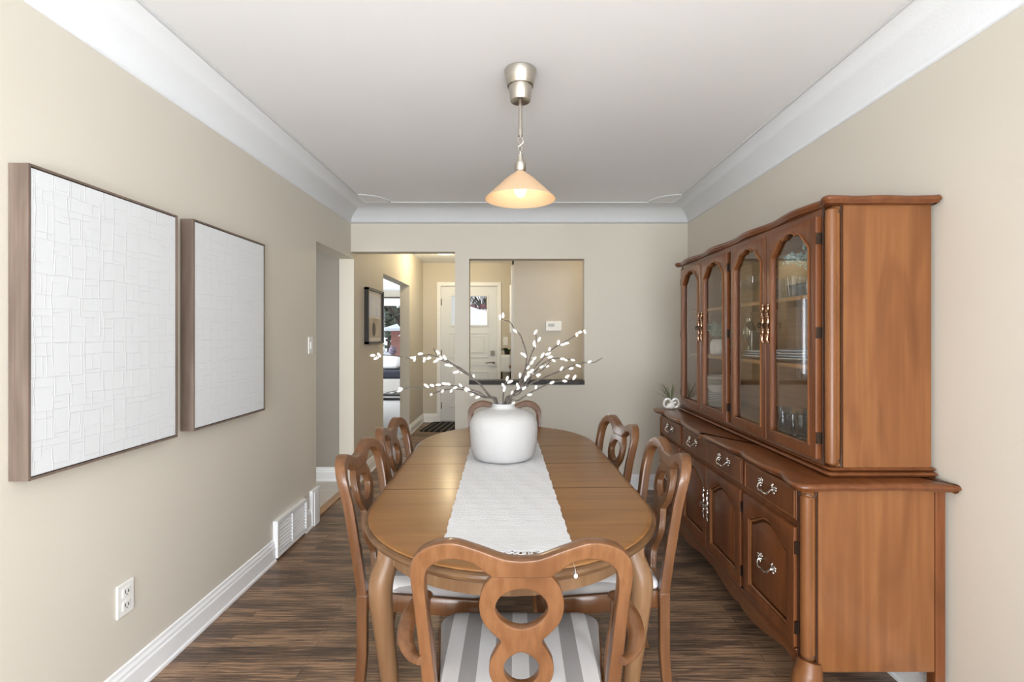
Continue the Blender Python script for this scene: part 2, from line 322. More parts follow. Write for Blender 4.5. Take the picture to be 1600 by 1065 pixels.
# ------------------------------------------------------------------ mesh helpers
ORG = {}
def tag(o, label=None, cat=None, group=None, kind=None):
    if label: o['label'] = label
    if cat: o['category'] = cat
    if group: o['group'] = group
    if kind: o['kind'] = kind
    return o
def empty(name, loc, label, cat, group=None, kind=None, rz=0.0, local=False):
    o = bpy.data.objects.new(name, None); col.objects.link(o); o.location = loc; o.rotation_euler = (0, 0, rz)
    o.empty_display_size = 0.1
    ORG[o.name] = Vector((0, 0, 0)) if local else Vector(loc)
    return tag(o, label, cat, group, kind)
def catmull(pts, n=6, closed=False):
    P = [Vector(p) for p in pts]; out = []
    L = len(P)
    rng = range(L) if closed else range(L-1)
    for i in rng:
        if closed: p0, p1, p2, p3 = P[(i-1) % L], P[i], P[(i+1) % L], P[(i+2) % L]
        else: p0, p1, p2, p3 = P[max(i-1, 0)], P[i], P[i+1], P[min(i+2, L-1)]
        for k in range(n):
            s = k/n
            out.append(0.5*((2*p1) + (p2-p0)*s + (2*p0-5*p1+4*p2-p3)*s*s + (3*p1-p0-3*p2+p3)*s**3))
    if not closed: out.append(P[-1].copy())
    return out
def lerp_list(vals, n):
    out = []
    for i in range(n):
        f = i/(n-1)*(len(vals)-1); a = int(min(f, len(vals)-2)); out.append(vals[a]+(vals[a+1]-vals[a])*(f-a))
    return out

class MB:
    def __init__(s): s.v = []; s.f = []; s.mi = []; s.mats = []
    def add(s, vs, fs, mi=0):
        b = len(s.v); s.v += [Vector(v) for v in vs]; s.f += [tuple(b+i for i in f) for f in fs]; s.mi += [mi]*len(fs)
        return s
    def box(s, x0, y0, z0, x1, y1, z1, mi=0):
        vs = [(x0, y0, z0), (x1, y0, z0), (x1, y1, z0), (x0, y1, z0), (x0, y0, z1), (x1, y0, z1), (x1, y1, z1), (x0, y1, z1)]
        return s.add(vs, [(0, 3, 2, 1), (4, 5, 6, 7), (0, 1, 5, 4), (1, 2, 6, 5), (2, 3, 7, 6), (3, 0, 4, 7)], mi)
    def tube(s, pts, r, seg=8, caps=True, aspect=1.0, up=None, mi=0):
        P = [Vector(p) for p in pts]; n = len(P)
        rs = r if isinstance(r, (list, tuple)) else [r]*n
        if len(rs) != n: rs = lerp_list(rs, n)
        ref = Vector(up) if up else None
        rings = []; u = None
        for i in range(n):
            d = (P[min(i+1, n-1)]-P[max(i-1, 0)])
            if d.length < 1e-9: d = Vector((0, 0, 1))
            d.normalize()
            if ref is not None: u = (ref-d*ref.dot(d)).normalized()
            elif u is None:
                a = Vector((0, 0, 1)) if abs(d.z) < 0.9 else Vector((1, 0, 0)); u = (a-d*a.dot(d)).normalized()
            else: u = (u-d*u.dot(d)).normalized()
            w_ = d.cross(u)
            rings.append([P[i]+(u*math.cos(2*PI*k/seg)*aspect+w_*math.sin(2*PI*k/seg))*rs[i] for k in range(seg)])
        vs = [v for rg in rings for v in rg]; fs = []
        for i in range(n-1):
            for k in range(seg):
                a = i*seg+k; b_ = i*seg+(k+1) % seg; fs.append((a, b_, b_+seg, a+seg))
        if caps: fs.append(tuple(range(seg-1, -1, -1))); fs.append(tuple((n-1)*seg+k for k in range(seg)))
        return s.add(vs, fs, mi)
    def lathe(s, prof, c=(0, 0, 0), seg=32, mi=0, wob=None):
        vs = []; fs = []; n = len(prof)
        for (r, z) in prof:
            for k in range(seg):
                a = 2*PI*k/seg; rr = r*(wob(a, z) if wob else 1)
                vs.append((c[0]+rr*math.cos(a), c[1]+rr*math.sin(a), c[2]+z))
        for i in range(n-1):
            for k in range(seg):
                a = i*seg+k; b_ = i*seg+(k+1) % seg; fs.append((a, b_, b_+seg, a+seg))
        if prof[0][0] > 1e-6: fs.append(tuple(range(seg-1, -1, -1)))
        if prof[-1][0] > 1e-6: fs.append(tuple((n-1)*seg+k for k in range(seg)))
        return s.add(vs, fs, mi)
    def shell(s, prof, c=(0, 0, 0), seg=32, mi=0):   # open vessel: profile goes up outside then down inside
        return s.lathe(prof, c, seg, mi)
    def loft(s, outline, prof, mi=0):   # outline: list of (x,y) ccw; prof: [(inset, z)]
        O = [Vector((p[0], p[1])) for p in outline]; n = len(O); nm = []
        for i in range(n):
            d = (O[(i+1) % n]-O[i-1]).normalized(); nm.append(Vector((-d.y, d.x)))
        vs = []
        for (ins, z) in prof:
            for i in range(n): p = O[i]+nm[i]*ins; vs.append((p.x, p.y, z))
        fs = []
        for j in range(len(prof)-1):
            for i in range(n):
                a = j*n+i; b_ = j*n+(i+1) % n; fs.append((a, b_, b_+n, a+n))
        fs.append(tuple(range(n-1, -1, -1))); fs.append(tuple((len(prof)-1)*n+i for i in range(n)))
        return s.add(vs, fs, mi)
    def loft_s(s, outline, prof, mi=0):   # like loft, but each loop is scaled about the centre
        cx = sum(p[0] for p in outline)/len(outline); cy = sum(p[1] for p in outline)/len(outline); n = len(outline)
        vs = [(cx+(p[0]-cx)*k, cy+(p[1]-cy)*k, z) for (k, z) in prof for p in outline]; fs = []
        for j in range(len(prof)-1):
            for i in range(n):
                a = j*n+i; b_ = j*n+(i+1) % n; fs.append((a, b_, b_+n, a+n))
        fs.append(tuple(range(n-1, -1, -1))); fs.append(tuple((len(prof)-1)*n+i for i in range(n)))
        return s.add(vs, fs, mi)
    def ball(s, c, rx, ry, rz, seg=10, rings=7, rot=None, mi=0):
        vs = []; fs = []
        vs.append(Vector((0, 0, -rz)))
        for j in range(1, rings):
            ph = -PI/2+PI*j/rings
            for k in range(seg):
                a = 2*PI*k/seg; vs.append(Vector((rx*math.cos(ph)*math.cos(a), ry*math.cos(ph)*math.sin(a), rz*math.sin(ph))))
        vs.append(Vector((0, 0, rz)))
        for k in range(seg): fs.append((0, 1+(k+1) % seg, 1+k))
        for j in range(rings-2):
            for k in range(seg):
                a = 1+j*seg+k; b_ = 1+j*seg+(k+1) % seg; fs.append((a, b_, b_+seg, a+seg))
        top = len(vs)-1
        for k in range(seg): fs.append((top, 1+(rings-2)*seg+k, 1+(rings-2)*seg+(k+1) % seg))
        if rot: vs = [rot @ v for v in vs]
        c = Vector(c)
        return s.add([v+c for v in vs], fs, mi)
    def xf(s, fn): s.v = [Vector(fn(v)) for v in s.v]; return s
    def build(s, name, mat, parent=None, smooth=35, bevel=0, loc=None, bseg=2):
        org = Vector((0, 0, 0))
        if parent is not None:
            org = ORG[parent.name]
        if loc is not None: org = Vector(loc)
        me = bpy.data.meshes.new(name); me.from_pydata([tuple(v-org) for v in s.v], [], s.f); me.validate()
        mats = mat if isinstance(mat, (list, tuple)) else [mat]
        for mm in mats: me.materials.append(mm)
        if len(mats) > 1:
            for p, i in zip(me.polygons, s.mi): p.material_index = i
        bm = bmesh.new(); bm.from_mesh(me); bmesh.ops.recalc_face_normals(bm, faces=bm.faces); bm.to_mesh(me); bm.free()
        if smooth:
            for p in me.polygons: p.use_smooth = True
            me.set_sharp_from_angle(angle=R(smooth))
        o = bpy.data.objects.new(name, me); col.objects.link(o)
        if parent is not None: o.parent = parent; ORG[o.name] = ORG[parent.name]
        elif loc is not None: o.location = loc; ORG[o.name] = Vector(loc)
        else: ORG[o.name] = Vector((0, 0, 0))
        if bevel:
            b = o.modifiers.new('edge', 'BEVEL'); b.width = bevel; b.segments = bseg; b.limit_method = 'ANGLE'; b.angle_limit = R(40)
        return o

def plate(outer, holes, thick, bev=0.0, name='plate_curve'):
    """2-D outline with holes -> MB with verts in XY, thickness in Z (centred)."""
    cu = bpy.data.curves.new(name, 'CURVE'); cu.dimensions = '2D'; cu.fill_mode = 'BOTH'
    cu.extrude = max(thick/2-bev, 0); cu.bevel_depth = bev; cu.bevel_resolution = 1; cu.offset = -bev
    for lp in [outer]+list(holes):
        sp = cu.splines.new('POLY'); sp.points.add(len(lp)-1)
        for i, p in enumerate(lp): sp.points[i].co = (p[0], p[1], 0, 1)
        sp.use_cyclic_u = True
    ob = bpy.data.objects.new(name, cu); col.objects.link(ob)
    dg = bpy.context.evaluated_depsgraph_get(); ev = ob.evaluated_get(dg)
    me = bpy.data.meshes.new_from_object(ev)
    mb = MB(); bm = bmesh.new(); bm.from_mesh(me); bmesh.ops.remove_doubles(bm, verts=bm.verts, dist=1e-5); bm.verts.ensure_lookup_table()
    mb.v = [v.co.copy() for v in bm.verts]; mb.f = [tuple(v.index for v in f.verts) for f in bm.faces]; mb.mi = [0]*len(mb.f)
    bm.free(); bpy.data.objects.remove(ob); bpy.data.curves.remove(cu); bpy.data.meshes.remove(me)
    return mb
def cut_up(mb, step=0.025):
    """cut a flat plate into strips so that it bends smoothly"""
    me = bpy.data.meshes.new('tmp'); me.from_pydata([tuple(v) for v in mb.v], [], mb.f)
    bm = bmesh.new(); bm.from_mesh(me)
    for ax in (0, 1):
        vals = [v[ax] for v in mb.v]; k = math.ceil(min(vals)/step)
        while k*step < max(vals):
            co = Vector((0, 0, 0)); co[ax] = k*step; no = Vector((0, 0, 0)); no[ax] = 1
            bmesh.ops.bisect_plane(bm, geom=bm.verts[:]+bm.edges[:]+bm.faces[:], plane_co=co, plane_no=no, dist=1e-6)
            k += 1
    bm.verts.index_update(); bm.verts.ensure_lookup_table()
    out = MB(); out.v = [v.co.copy() for v in bm.verts]; out.f = [tuple(v.index for v in f.verts) for f in bm.faces]; out.mi = [0]*len(out.f)
    bm.free(); bpy.data.meshes.remove(me)
    return out
def struct(name, mb, mat, parent=None, **kw):
    o = mb.build(name, mat, parent, **kw)
    if parent is None: o['kind'] = 'structure'
    return o
def copy_tree(o, parent=None):
    c = o.copy(); col.objects.link(c)
    if parent is not None: c.parent = parent
    for ch in list(o.children): copy_tree(ch, c)
    ORG[c.name] = ORG.get(o.name, Vector((0, 0, 0)))
    return c
def P(px, py, Y): return Vector(((px-806)/F*Y, Y, CH-(py-524)/F*Y))

# ------------------------------------------------------------------ room shell
XL, XR, YF, YB = -1.418, 1.478, 4.29, -1.8
T = 0.128; XO = XL-T
ZC = 2.417; ZCB = 2.283; CR = 0.187

struct('floor', MB().box(XL-0.06, YB-0.1, -0.1, 2.3, 7.75, 0), M['floor'], smooth=0)
struct('floor_kitchen', MB().box(-3.7, 1.9, -0.1, XL-0.06, 4.6, 0.0), M['tile'], smooth=0)
struct('floor_living_room', MB().box(-5.0, 4.6, -0.1, XL-0.06, 12.4, 0.0), M['carpet'], smooth=0)
struct('ceiling', MB().box(XL, YB, ZC, XR, YF, ZC+0.1), M['ceiling'], smooth=0)
struct('ceiling_hall', MB().box(XL, YF+0.12, ZC+0.012, 2.3, 7.63, ZC+0.11), M['ceiling'], smooth=0)
struct('ceiling_kitchen', MB().box(-3.7, 1.9, ZC, XO, 4.54, ZC+0.1), M['ceiling'], smooth=0)
struct('ceiling_living_room', MB().box(-4.3, 4.6, ZC, XO, 12.3, ZC+0.1), M['ceiling'], smooth=0)

ml = MB().box(XO, YB, 0, XL, 3.545, ZC+0.1).box(XO, 3.545, 1.99, XL, 4.37, ZC+0.1)
struct('wall_left', ml, M['wall'], smooth=0)
mr = MB().box(XR, YB, 0, XR+0.12, -1.05, ZC+0.1).box(XR, -0.15, 0, XR+0.12, YF+0.12, ZC+0.1)
mr.box(XR, -1.05, 0, XR+0.12, -0.15, 0.6).box(XR, -1.05, 2.2, XR+0.12, -0.15, ZC+0.1)
struct('wall_right', mr, M['wall'], smooth=0)
XA, XB0, XB1 = -0.5226, -0.4015, 0.5886
mf = MB().box(XL, YF, 2.04, XR, YF+0.12, ZC+0.11).box(XA, YF, 0, XB0, YF+0.12, 2.04)
mf.box(XB0, YF, 0, XB1, YF+0.12, 0.90).box(XB0, YF, 1.98, XB1, YF+0.12, 2.04).box(XB1, YF, 0, XR, YF+0.12, 2.04)
struct('wall_far', mf, M['wall'], smooth=0)
mb = MB().box(XO, YB-0.12, 0, -1.25, YB, ZC+0.1).box(1.25, YB-0.12, 0, XR+0.12, YB, ZC+0.1)
mb.box(-1.25, YB-0.12, 0, 1.25, YB, 0.1).box(-1.25, YB-0.12, 2.35, 1.25, YB, ZC+0.1)
struct('wall_back', mb, M['wall'], smooth=0)
# hall
mh = MB().box(XO, 4.37, 0, XL, 5.34, ZC+0.1).box(XO, 5.34, 1.985, XL, 6.66, ZC+0.1).box(XO, 6.66, 0, XL, 7.63, ZC+0.1)
struct('wall_hall_left', mh, M['wall_warm'], smooth=0)
DX0, DX1 = -1.145, -0.285
YD = 7.63
md = MB().box(XO, YD, 0, DX0, YD+0.12, ZC+0.11).box(DX1, YD, 0, 2.3, YD+0.12, ZC+0.11).box(DX0, YD, 2.075, DX1, YD+0.12, ZC+0.11)
struct('wall_hall_end', md, M['wall_warm'], smooth=0)
struct('wall_closet', MB().box(-0.022, 5.3, 0, 2.3, 5.4, ZC+0.012).box(-0.022, 5.4, 0, 0.08, YD, ZC+0.012), M['wall_warm'], smooth=0)
struct('wall_hall_right', MB().box(2.3, YF+0.12, 0, 2.4, YD+0.1, ZC+0.11).box(XR+0.12, YF, 0, 2.4, YF+0.12, ZC+0.11), M['wall_warm'], smooth=0)
# kitchen
struct('wall_kitchen_far', MB().box(-3.7, 4.54, 0, XO, 4.6, ZC+0.1), M['wall_shaded'], smooth=0)
struct('wall_kitchen_left', MB().box(-3.8, 1.7, 0, -3.7, 4.6, ZC+0.1), M['wall'], smooth=0)
struct('wall_kitchen_back', MB().box(-3.7, 1.68, 0, XO, 1.8, 0.9).box(-3.7, 1.68, 2.1, XO, 1.8, ZC+0.1)
       .box(-3.7, 1.68, 0.9, -3.35, 1.8, 2.1).box(-1.85, 1.68, 0.9, XO, 1.8, 2.1).box(-3.7, 1.8, ZC, XO, 1.9, ZC+0.1), M['wall'], smooth=0)
# living room
LX0, LX1 = -3.9, -1.75
struct('wall_living_front', MB().box(-4.3, 12.3, 0, LX0, 12.42, ZC+0.1).box(LX1, 12.3, 0, XO, 12.42, ZC+0.1)
       .box(LX0, 12.3, 0, LX1, 12.42, 0.55).box(LX0, 12.3, 2.28, LX1, 12.42, ZC+0.1), M['wall'], smooth=0)
struct('wall_living_left', MB().box(-4.3, 4.6, 0, -4.18, 8.6, ZC+0.1).box(-4.3, 11.2, 0, -4.18, 12.3, ZC+0.1)
       .box(-4.3, 8.6, 0, -4.18, 11.2, 0.4).box(-4.3, 8.6, 2.2, -4.18, 11.2, ZC+0.1), M['wall'], smooth=0)
struct('wall_living_right', MB().box(XO, YD, 0, XL, 12.42, ZC+0.1), M['wall'], smooth=0)

# windows (frame + panes); the panes are children
def window(name, x0, x1, z0, z1, y, nx, bars=0.04, depth=0.06, axis='x', blind=None, zb=()):
    f = MB()
    def bx(a0, a1, b0, b1, d=depth):
        if axis == 'x': f.box(a0, y, b0, a1, y+d, b1)
        else: f.box(y, a0, b0, y+d, a1, b1)
    bx(x0, x1, z0, z0+bars); bx(x0, x1, z1-bars, z1); bx(x0, x0+bars, z0, z1); bx(x1-bars, x1, z0, z1)
    for i in range(1, nx):
        c = x0+(x1-x0)*i/nx; bx(c-bars/2, c+bars/2, z0, z1)
    for z in zb: bx(x0, x1, z-bars/2, z+bars/2)
    o = struct(name, f, M['trim'], smooth=0)
    g = MB()
    if axis == 'x': g.box(x0+0.01, y+0.028, z0+0.01, x1-0.01, y+0.032, z1-0.01)
    else: g.box(y+0.028, x0+0.01, z0+0.01, y+0.032, x1-0.01, z1-0.01)
    g.build('window_pane', M['pane'], o, smooth=0)
    return o
window('window_1', -1.25, 1.25, 0.1, 2.35, YB-0.09, 3)
window('window_2', -1.05, -0.15, 0.6, 2.2, XR+0.03, 2, axis='y')
w3 = window('window_3', LX0, LX1, 0.55, 2.28, 12.33, 2, 0.05)
window('window_4', 8.6, 11.2, 0.4, 2.2, -4.26, 3, 0.07, axis='y')
window('window_5', -3.35, -1.85, 0.9, 2.1, 1.72, 2)
# window_3 blind roll and valance
bl = MB().box(LX0+0.03, 12.24, 2.05, LX1-0.03, 12.27, 2.22)
tag(bl.build('roller_blind', M['cush_white'], loc=(-2.8, 12.25, 2.05)), 'rolled white blind at the top of the living room window', 'blind')
cr_ = MB().tube([(-4.1, 12.2, 2.25), (-1.6, 12.2, 2.25)], 0.014, 8)
tag(cr_.build('curtain_rod', M['iron'], loc=(-2.85, 12.2, 2.25)), 'dark curtain rod above the living room window', 'curtain rod')

# cove along left, far and right walls
def cove():
    m = MB(); K = 10
    path = [((XL, YB), (XL+CR, YB)), ((XL, YF), (XL+CR, YF-CR)), ((XR, YF), (XR-CR, YF-CR)), ((XR, YB), (XR-CR, YB))]
    vs = []; fs = []
    for (o_, i_) in path:
        for k in range(K+1):
            a = PI/2*k/K; h = 1-math.cos(a); v = math.sin(a)
            vs.append((o_[0]+(i_[0]-o_[0])*h, o_[1]+(i_[1]-o_[1])*h, ZCB+(ZC-ZCB)*v-0.0005))
    for j in range(3):
        for k in range(K): a = j*(K+1)+k; fs.append((a, a+1, a+K+2, a+K+1))
    m.add(vs, fs)
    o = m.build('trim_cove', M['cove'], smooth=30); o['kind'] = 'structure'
    md_ = o.modifiers.new('thick', 'SOLIDIFY'); md_.thickness = 0.004; md_.offset = 0
    # raised bead at the ceiling edge, with curved corners
    XI0, XI1, YI = XL+CR, XR-CR, YF-CR
    pts = [(XI0, YB), (XI0, YI-0.225)]
    for k in range(0, 13):
        a = -PI/2+PI/2*k/12; pts.append((XI0+0.205*math.cos(a), YI+0.225*math.sin(a)))
    for k in range(0, 13):
        a = PI+PI/2*k/12; pts.append((XI1+0.205*math.cos(a), YI+0.225*math.sin(a)))
    pts += [(XI1, YI-0.225), (XI1, YB)]
    bt = MB(); bt.tube([(p[0], p[1], ZC-0.001) for p in pts], 0.0085, 8, up=(0, 0, 1))
    b = bt.build('trim_cove_bead', M['cove']); b['kind'] = 'structure'
cove()

# baseboards with a stepped profile
def baseboard(name, a, b, nrm, h=0.13, mat=None):
    a = Vector((a[0], a[1], 0)); b = Vector((b[0], b[1], 0)); n = Vector((nrm[0], nrm[1], 0))
    prof = [(0, 0.0), (0.022, 0.0), (0.022, 0.012), (0.016, 0.018), (0.016, h*0.66), (0.012, h*0.72), (0.012, h*0.80), (0.007, h*0.88), (0.006, h*0.97), (0.0, h)]
    vs = []; fs = []
    for q in (a, b):
        for (d, z) in prof: vs.append(q+n*d+Vector((0, 0, z)))
    K = len(prof)
    for k in range(K-1): fs.append((k, k+1, K+k+1, K+k))
    fs.append((K-1, 0, K, 2*K-1)); fs.append(tuple(range(K))); fs.append(tuple(range(2*K-1, K-1, -1)))
    o = MB().add(vs, fs).build(name, mat or M['trim'], smooth=0); o['kind'] = 'structure'; return o
baseboard('baseboard_left', (XL, YB), (XL, 2.915), (1, 0))
baseboard('baseboard_left_end', (XL, 3.335), (XL, 3.43), (1, 0))
baseboard('baseboard_right', (XR, YB), (XR, YF), (-1, 0))
baseboard('baseboard_far', (XB0-0.121, YF), (XR, YF), (0, -1))
baseboard('baseboard_hall_left', (XL, 4.39), (XL, 5.34), (1, 0))
baseboard('baseboard_hall_left_end', (XL, 6.66), (XL, YD), (1, 0))
baseboard('baseboard_hall_end', (XL, YD), (-1.205, YD), (0, -1))
baseboard('baseboard_hall_end_right', (-0.225, YD), (-0.022, YD), (0, -1))
baseboard('baseboard_closet', (-0.022, 5.3), (2.3, 5.3), (0, -1))
baseboard('baseboard_kitchen', (-3.7, 4.54), (XO, 4.54), (0, -1), 0.125)
baseboard('baseboard_living_front', (-4.18, 12.3), (XO, 12.3), (0, -1))
# plinth block wrapping the wall end
pb = MB().box(XL, 3.43, 0, XL+0.022, 3.56, 0.25).box(XO-0.02, 3.545, 0, XL+0.0, 3.56, 0.25).box(XL+0.022, 3.455, 0, XL+0.027, 3.535, 0.235)
struct('trim_plinth_block', pb, M['trim'], smooth=0, bevel=0.002)
struct('trim_threshold', MB().box(XL-0.075, 3.56, 0.0, XL-0.01, 4.37, 0.012), M['oak'], smooth=0, bevel=0.003)
struct('trim_ledge', MB().box(XB0, YF-0.018, 0.90, XB1, YF+0.138, 0.935), M['sill'], smooth=0, bevel=0.003)

# ------------------------------------------------------------------ front door
dz0 = 0.02
fr = MB().box(DX0-0.06, YD-0.02, 0, DX0, YD+0.1, 2.075).box(DX1, YD-0.02, 0, DX1+0.06, YD+0.1, 2.075).box(DX0-0.06, YD-0.02, 2.075, DX1+0.06, YD+0.1, 2.135)
struct('trim_door_casing', fr, M['trim'], smooth=0, bevel=0.004)
yd = YD+0.005
gx0, gx1, gz0, gz1 = -0.985, -0.445, 1.485, 1.92
dm = MB().box(DX0, yd, dz0, gx0, yd+0.045, 2.07).box(gx1, yd, dz0, DX1, yd+0.045, 2.07).box(gx0, yd, dz0, gx1, yd+0.045, gz0).box(gx0, yd, gz1, gx1, yd+0.045, 2.07)
door = struct('door_1', dm, M['door_white'], smooth=0)
def ringframe(m, x0, x1, z0, z1, w_, y0, y1):
    m.box(x0, y0, z0, x1, y1, z0+w_).box(x0, y0, z1-w_, x1, y1, z1).box(x0, y0, z0+w_, x0+w_, y1, z1-w_).box(x1-w_, y0, z0+w_, x1, y1, z1-w_)
g = MB(); ringframe(g, gx0-0.03, gx1+0.03, gz0-0.03, gz1+0.03, 0.03, yd-0.012, yd); g.build('glazing_frame', M['door_white'], door, smooth=0, bevel=0.003)
MB().box(gx0, yd+0.018, gz0, gx1, yd+0.022, gz1).build('door_glass', M['pane'], door, smooth=0)
for (z0, z1) in ((0.98, 1.37), (0.22, 0.78)):
    pn = MB(); ringframe(pn, -1.02, -0.41, z0, z1, 0.025, yd-0.009, yd); ringframe(pn, -0.96, -0.47, z0+0.06, z1-0.06, 0.012, yd-0.006, yd)
    pn.box(-0.94, yd-0.008, z0+0.08, -0.49, yd, z1-0.08)
    pn.build('raised_panel', M['door_white'], door, smooth=0, bevel=0.003)
pn = MB().box(DX0, yd-0.006, 0.86, DX1, yd, 0.93); pn.build('mid_rail', M['door_white'], door, smooth=0, bevel=0.002)
MB().box(-0.385, yd-0.022, 1.02, -0.325, yd, 1.09).build('deadbolt_plate', flat('dull_nickel', (0.35, 0.34, 0.33), 0.6, 0.4), door, smooth=0, bevel=0.004)
hd = MB().tube([(-0.335, yd, 0.905), (-0.335, yd-0.05, 0.905)], 0.016, 10).tube(catmull([(-0.335, yd-0.05, 0.905), (-0.39, yd-0.055, 0.91), (-0.46, yd-0.05, 0.90)], 4), [0.009, 0.006], 8)
hd.build('lever_handle', M['iron'], door)
for z in (1.83, 1.05, 0.25): MB().box(DX0-0.008, yd-0.012, z-0.05, DX0+0.012, yd, z+0.05).build('hinge', M['iron'], door, smooth=0)
struct('trim_door_sill', MB().box(DX0, YD-0.01, 0, DX1, YD+0.12, 0.018), M['chrome'], smooth=0)

# ------------------------------------------------------------------ hall objects
def switch(name, loc, w_, h, nrm, label, cat, kind='rocker'):
    """Plate at loc on a wall with normal nrm ('+x' or '-y')."""
    e = empty(name, loc, label, cat, local=True)
    def place(mb, nm, mat, par=e, bev=0.0015):
        if nrm == '+x': mb.xf(lambda v: (v.y, -v.x, v.z) if False else (-v.y, v.x, v.z))
        return mb.build(nm, mat, par, smooth=0, bevel=bev)
    # local frame: x across, -y out of the wall, z up
    place(MB().box(-w_/2, -0.007, -h/2, w_/2, 0, h/2), 'cover_plate', M['plastic'], bev=0.003)
    if kind == 'rocker':
        place(MB().box(-0.011, -0.012, -0.024, 0.011, -0.007, 0.024), 'rocker', M['plastic'])
    elif kind == 'toggle':
        place(MB().box(-0.005, -0.02, -0.004, 0.005, -0.007, 0.016), 'toggle', M['plastic'])
    else:
        for s in (-1, 1):
            r = place(MB().box(-0.017, -0.010, s*0.024-0.016, 0.017, -0.007, s*0.024+0.016), 'receptacle', M['plastic'])
            ORG[r.name] = Vector((0, 0, 0))
            place(MB().box(-0.008, -0.0112, s*0.024-0.004, -0.0055, -0.0098, s*0.024+0.008).box(0.0055, -0.0112, s*0.024-0.004, 0.008, -0.0098, s*0.024+0.006)
                  .box(-0.002, -0.0112, s*0.024-0.011, 0.002, -0.0098, s*0.024-0.007), 'slot', M['slot'], r, 0)
    return e
switch('light_switch', (XL, 3.44, 1.252), 0.072, 0.118, '+x', 'cream light switch on the left wall beside the kitchen opening', 'light switch')
switch('power_outlet', (XL, 1.807, 0.37), 0.078, 0.118, '+x', 'white double power outlet low on the left wall under the canvases', 'power outlet', 'outlet')
switch('light_switch', (-0.155, YD, 1.235), 0.078, 0.125, '-y', 'white light switch plate on the hall wall right of the front door', 'light switch', 'toggle')

th = empty('thermostat', (0.40, 5.3, 1.42), 'white thermostat on the hall wall seen through the pass-through', 'thermostat', local=True)
MB().box(-0.085, -0.03, -0.052, 0.085, 0, 0.055).build('housing', M['plastic'], th, smooth=0, bevel=0.006)
MB().box(-0.06, -0.032, -0.005, 0.005, -0.0295, 0.025).build('display', flat('grey_lcd', (0.35, 0.36, 0.33), 0.3), th, smooth=0)
for k in range(3): MB().box(0.025+k*0.017, -0.034, 0.004, 0.036+k*0.017, -0.029, 0.016).build('button', M['plastic'], th, smooth=0)

pf = empty('framed_picture', (XL, 4.945, 1.24), 'black framed abstract picture on the left hall wall beside the living room opening', 'picture', local=True)
g = MB()
for (y0, z0, y1, z1) in ((-0.275, 0, 0.275, 0.022), (-0.275, 0.513, 0.275, 0.535), (-0.275, 0, -0.253, 0.535), (0.253, 0, 0.275, 0.535)): g.box(0, y0, z0, 0.04, y1, z1)
g.build('frame', M['black'], pf, smooth=0)
MB().box(0, -0.255, 0.02, 0.018, 0.255, 0.515).build('mat_board', flat('white_mat', (0.75, 0.72, 0.68), 0.7), pf, smooth=0)
MB().box(0.018, -0.20, 0.27, 0.020, 0.20, 0.47).build('print', mottled('pale_print', (0.62, 0.66, 0.78), (0.78, 0.80, 0.84), (6, 6, 6), 0.7), pf, smooth=0)
MB().box(0.018, -0.20, 0.06, 0.020, 0.20, 0.25).build('print', mottled('tan_print', (0.42, 0.36, 0.29), (0.60, 0.54, 0.46), (6, 12, 6), 0.7), pf, smooth=0)
gp = MB().ball((0.0205, -0.03, 0.14), 0.001, 0.06, 0.07, 12, 8); gp.build('print_shape', flat('grey_ink', (0.12, 0.11, 0.10), 0.7), pf)

cl = empty('ceiling_light', (-0.92, 6.45, ZC+0.012), 'round flush ceiling light glowing in the hall before the front door', 'ceiling light', local=True)
MB().lathe([(0.15, 0), (0.155, -0.01), (0.15, -0.022)], seg=32).build('base_ring', M['trim'], cl)
MB().lathe([(0.142, -0.022), (0.135, -0.036), (0.10, -0.05), (0.05, -0.058), (0.0, -0.06)], seg=32).build('diffuser', M['diffuser'], cl)
point('hall_ceiling_lamp', (-0.92, 6.45, 2.335), 17, (1.0, 0.82, 0.50), 0.025)
cl2 = empty('ceiling_light', (1.35, 4.86, ZC+0.012), 'round flush ceiling light in the hall behind the far wall', 'ceiling light', local=True)
MB().lathe([(0.15, 0), (0.155, -0.01), (0.15, -0.022)], seg=32).build('base_ring', M['trim'], cl2)
MB().lathe([(0.142, -0.022), (0.135, -0.036), (0.10, -0.05), (0.05, -0.058), (0.0, -0.06)], seg=32).build('diffuser', M['diffuser'], cl2)
point('hall_side_lamp', (1.35, 4.86, 2.335), 9, (1.0, 0.78, 0.50), 0.025)

mt = MB().box(-0.46, -0.36, 0, 0.46, 0.36, 0.012)
o = mt.build('doormat', M['doormat'], smooth=0, loc=(0, 0, 0)); o.location = (-0.83, 7.18, 0.001); o.rotation_euler = (0, 0, R(-6)); tag(o, 'black doormat with pale stripes at the front door', 'doormat')

# closet casing and white cabinet on the side wall by the front door
struct('trim_closet_casing', MB().box(-0.045, 6.2, 0, -0.022, 6.28, 2.26).box(-0.045, 7.1, 0, -0.022, 7.18, 2.26).box(-0.045, 6.2, 2.2, -0.022, 7.18, 2.27), M['trim'], smooth=0)
cd = empty('door_2', (-0.05, 6.7, 0), None, None, kind='structure')
MB().box(-0.085, 6.9, 1.36, -0.047, 7.02, 2.02).build('glazed_panel', M['trim'], cd, smooth=0, bevel=0.004)
MB().box(-0.06, 6.28, 0.02, -0.046, 7.1, 2.2).build('door_leaf', M['trim'], cd, smooth=0, bevel=0.002)
wc = empty('hall_cabinet', (-0.15, 7.40, 0.0), 'small white hall cabinet right of the front door with a dark plant on top', 'cabinet')
MB().box(-0.225, 7.25, 0.78, -0.062, 7.60, 1.04).build('body', M['door_white'], wc, smooth=0, bevel=0.03)
MB().ball((-0.085, 7.235, 0.87), 0.02, 0.012, 0.024, 10, 6).build('knob', M['brass'], wc)
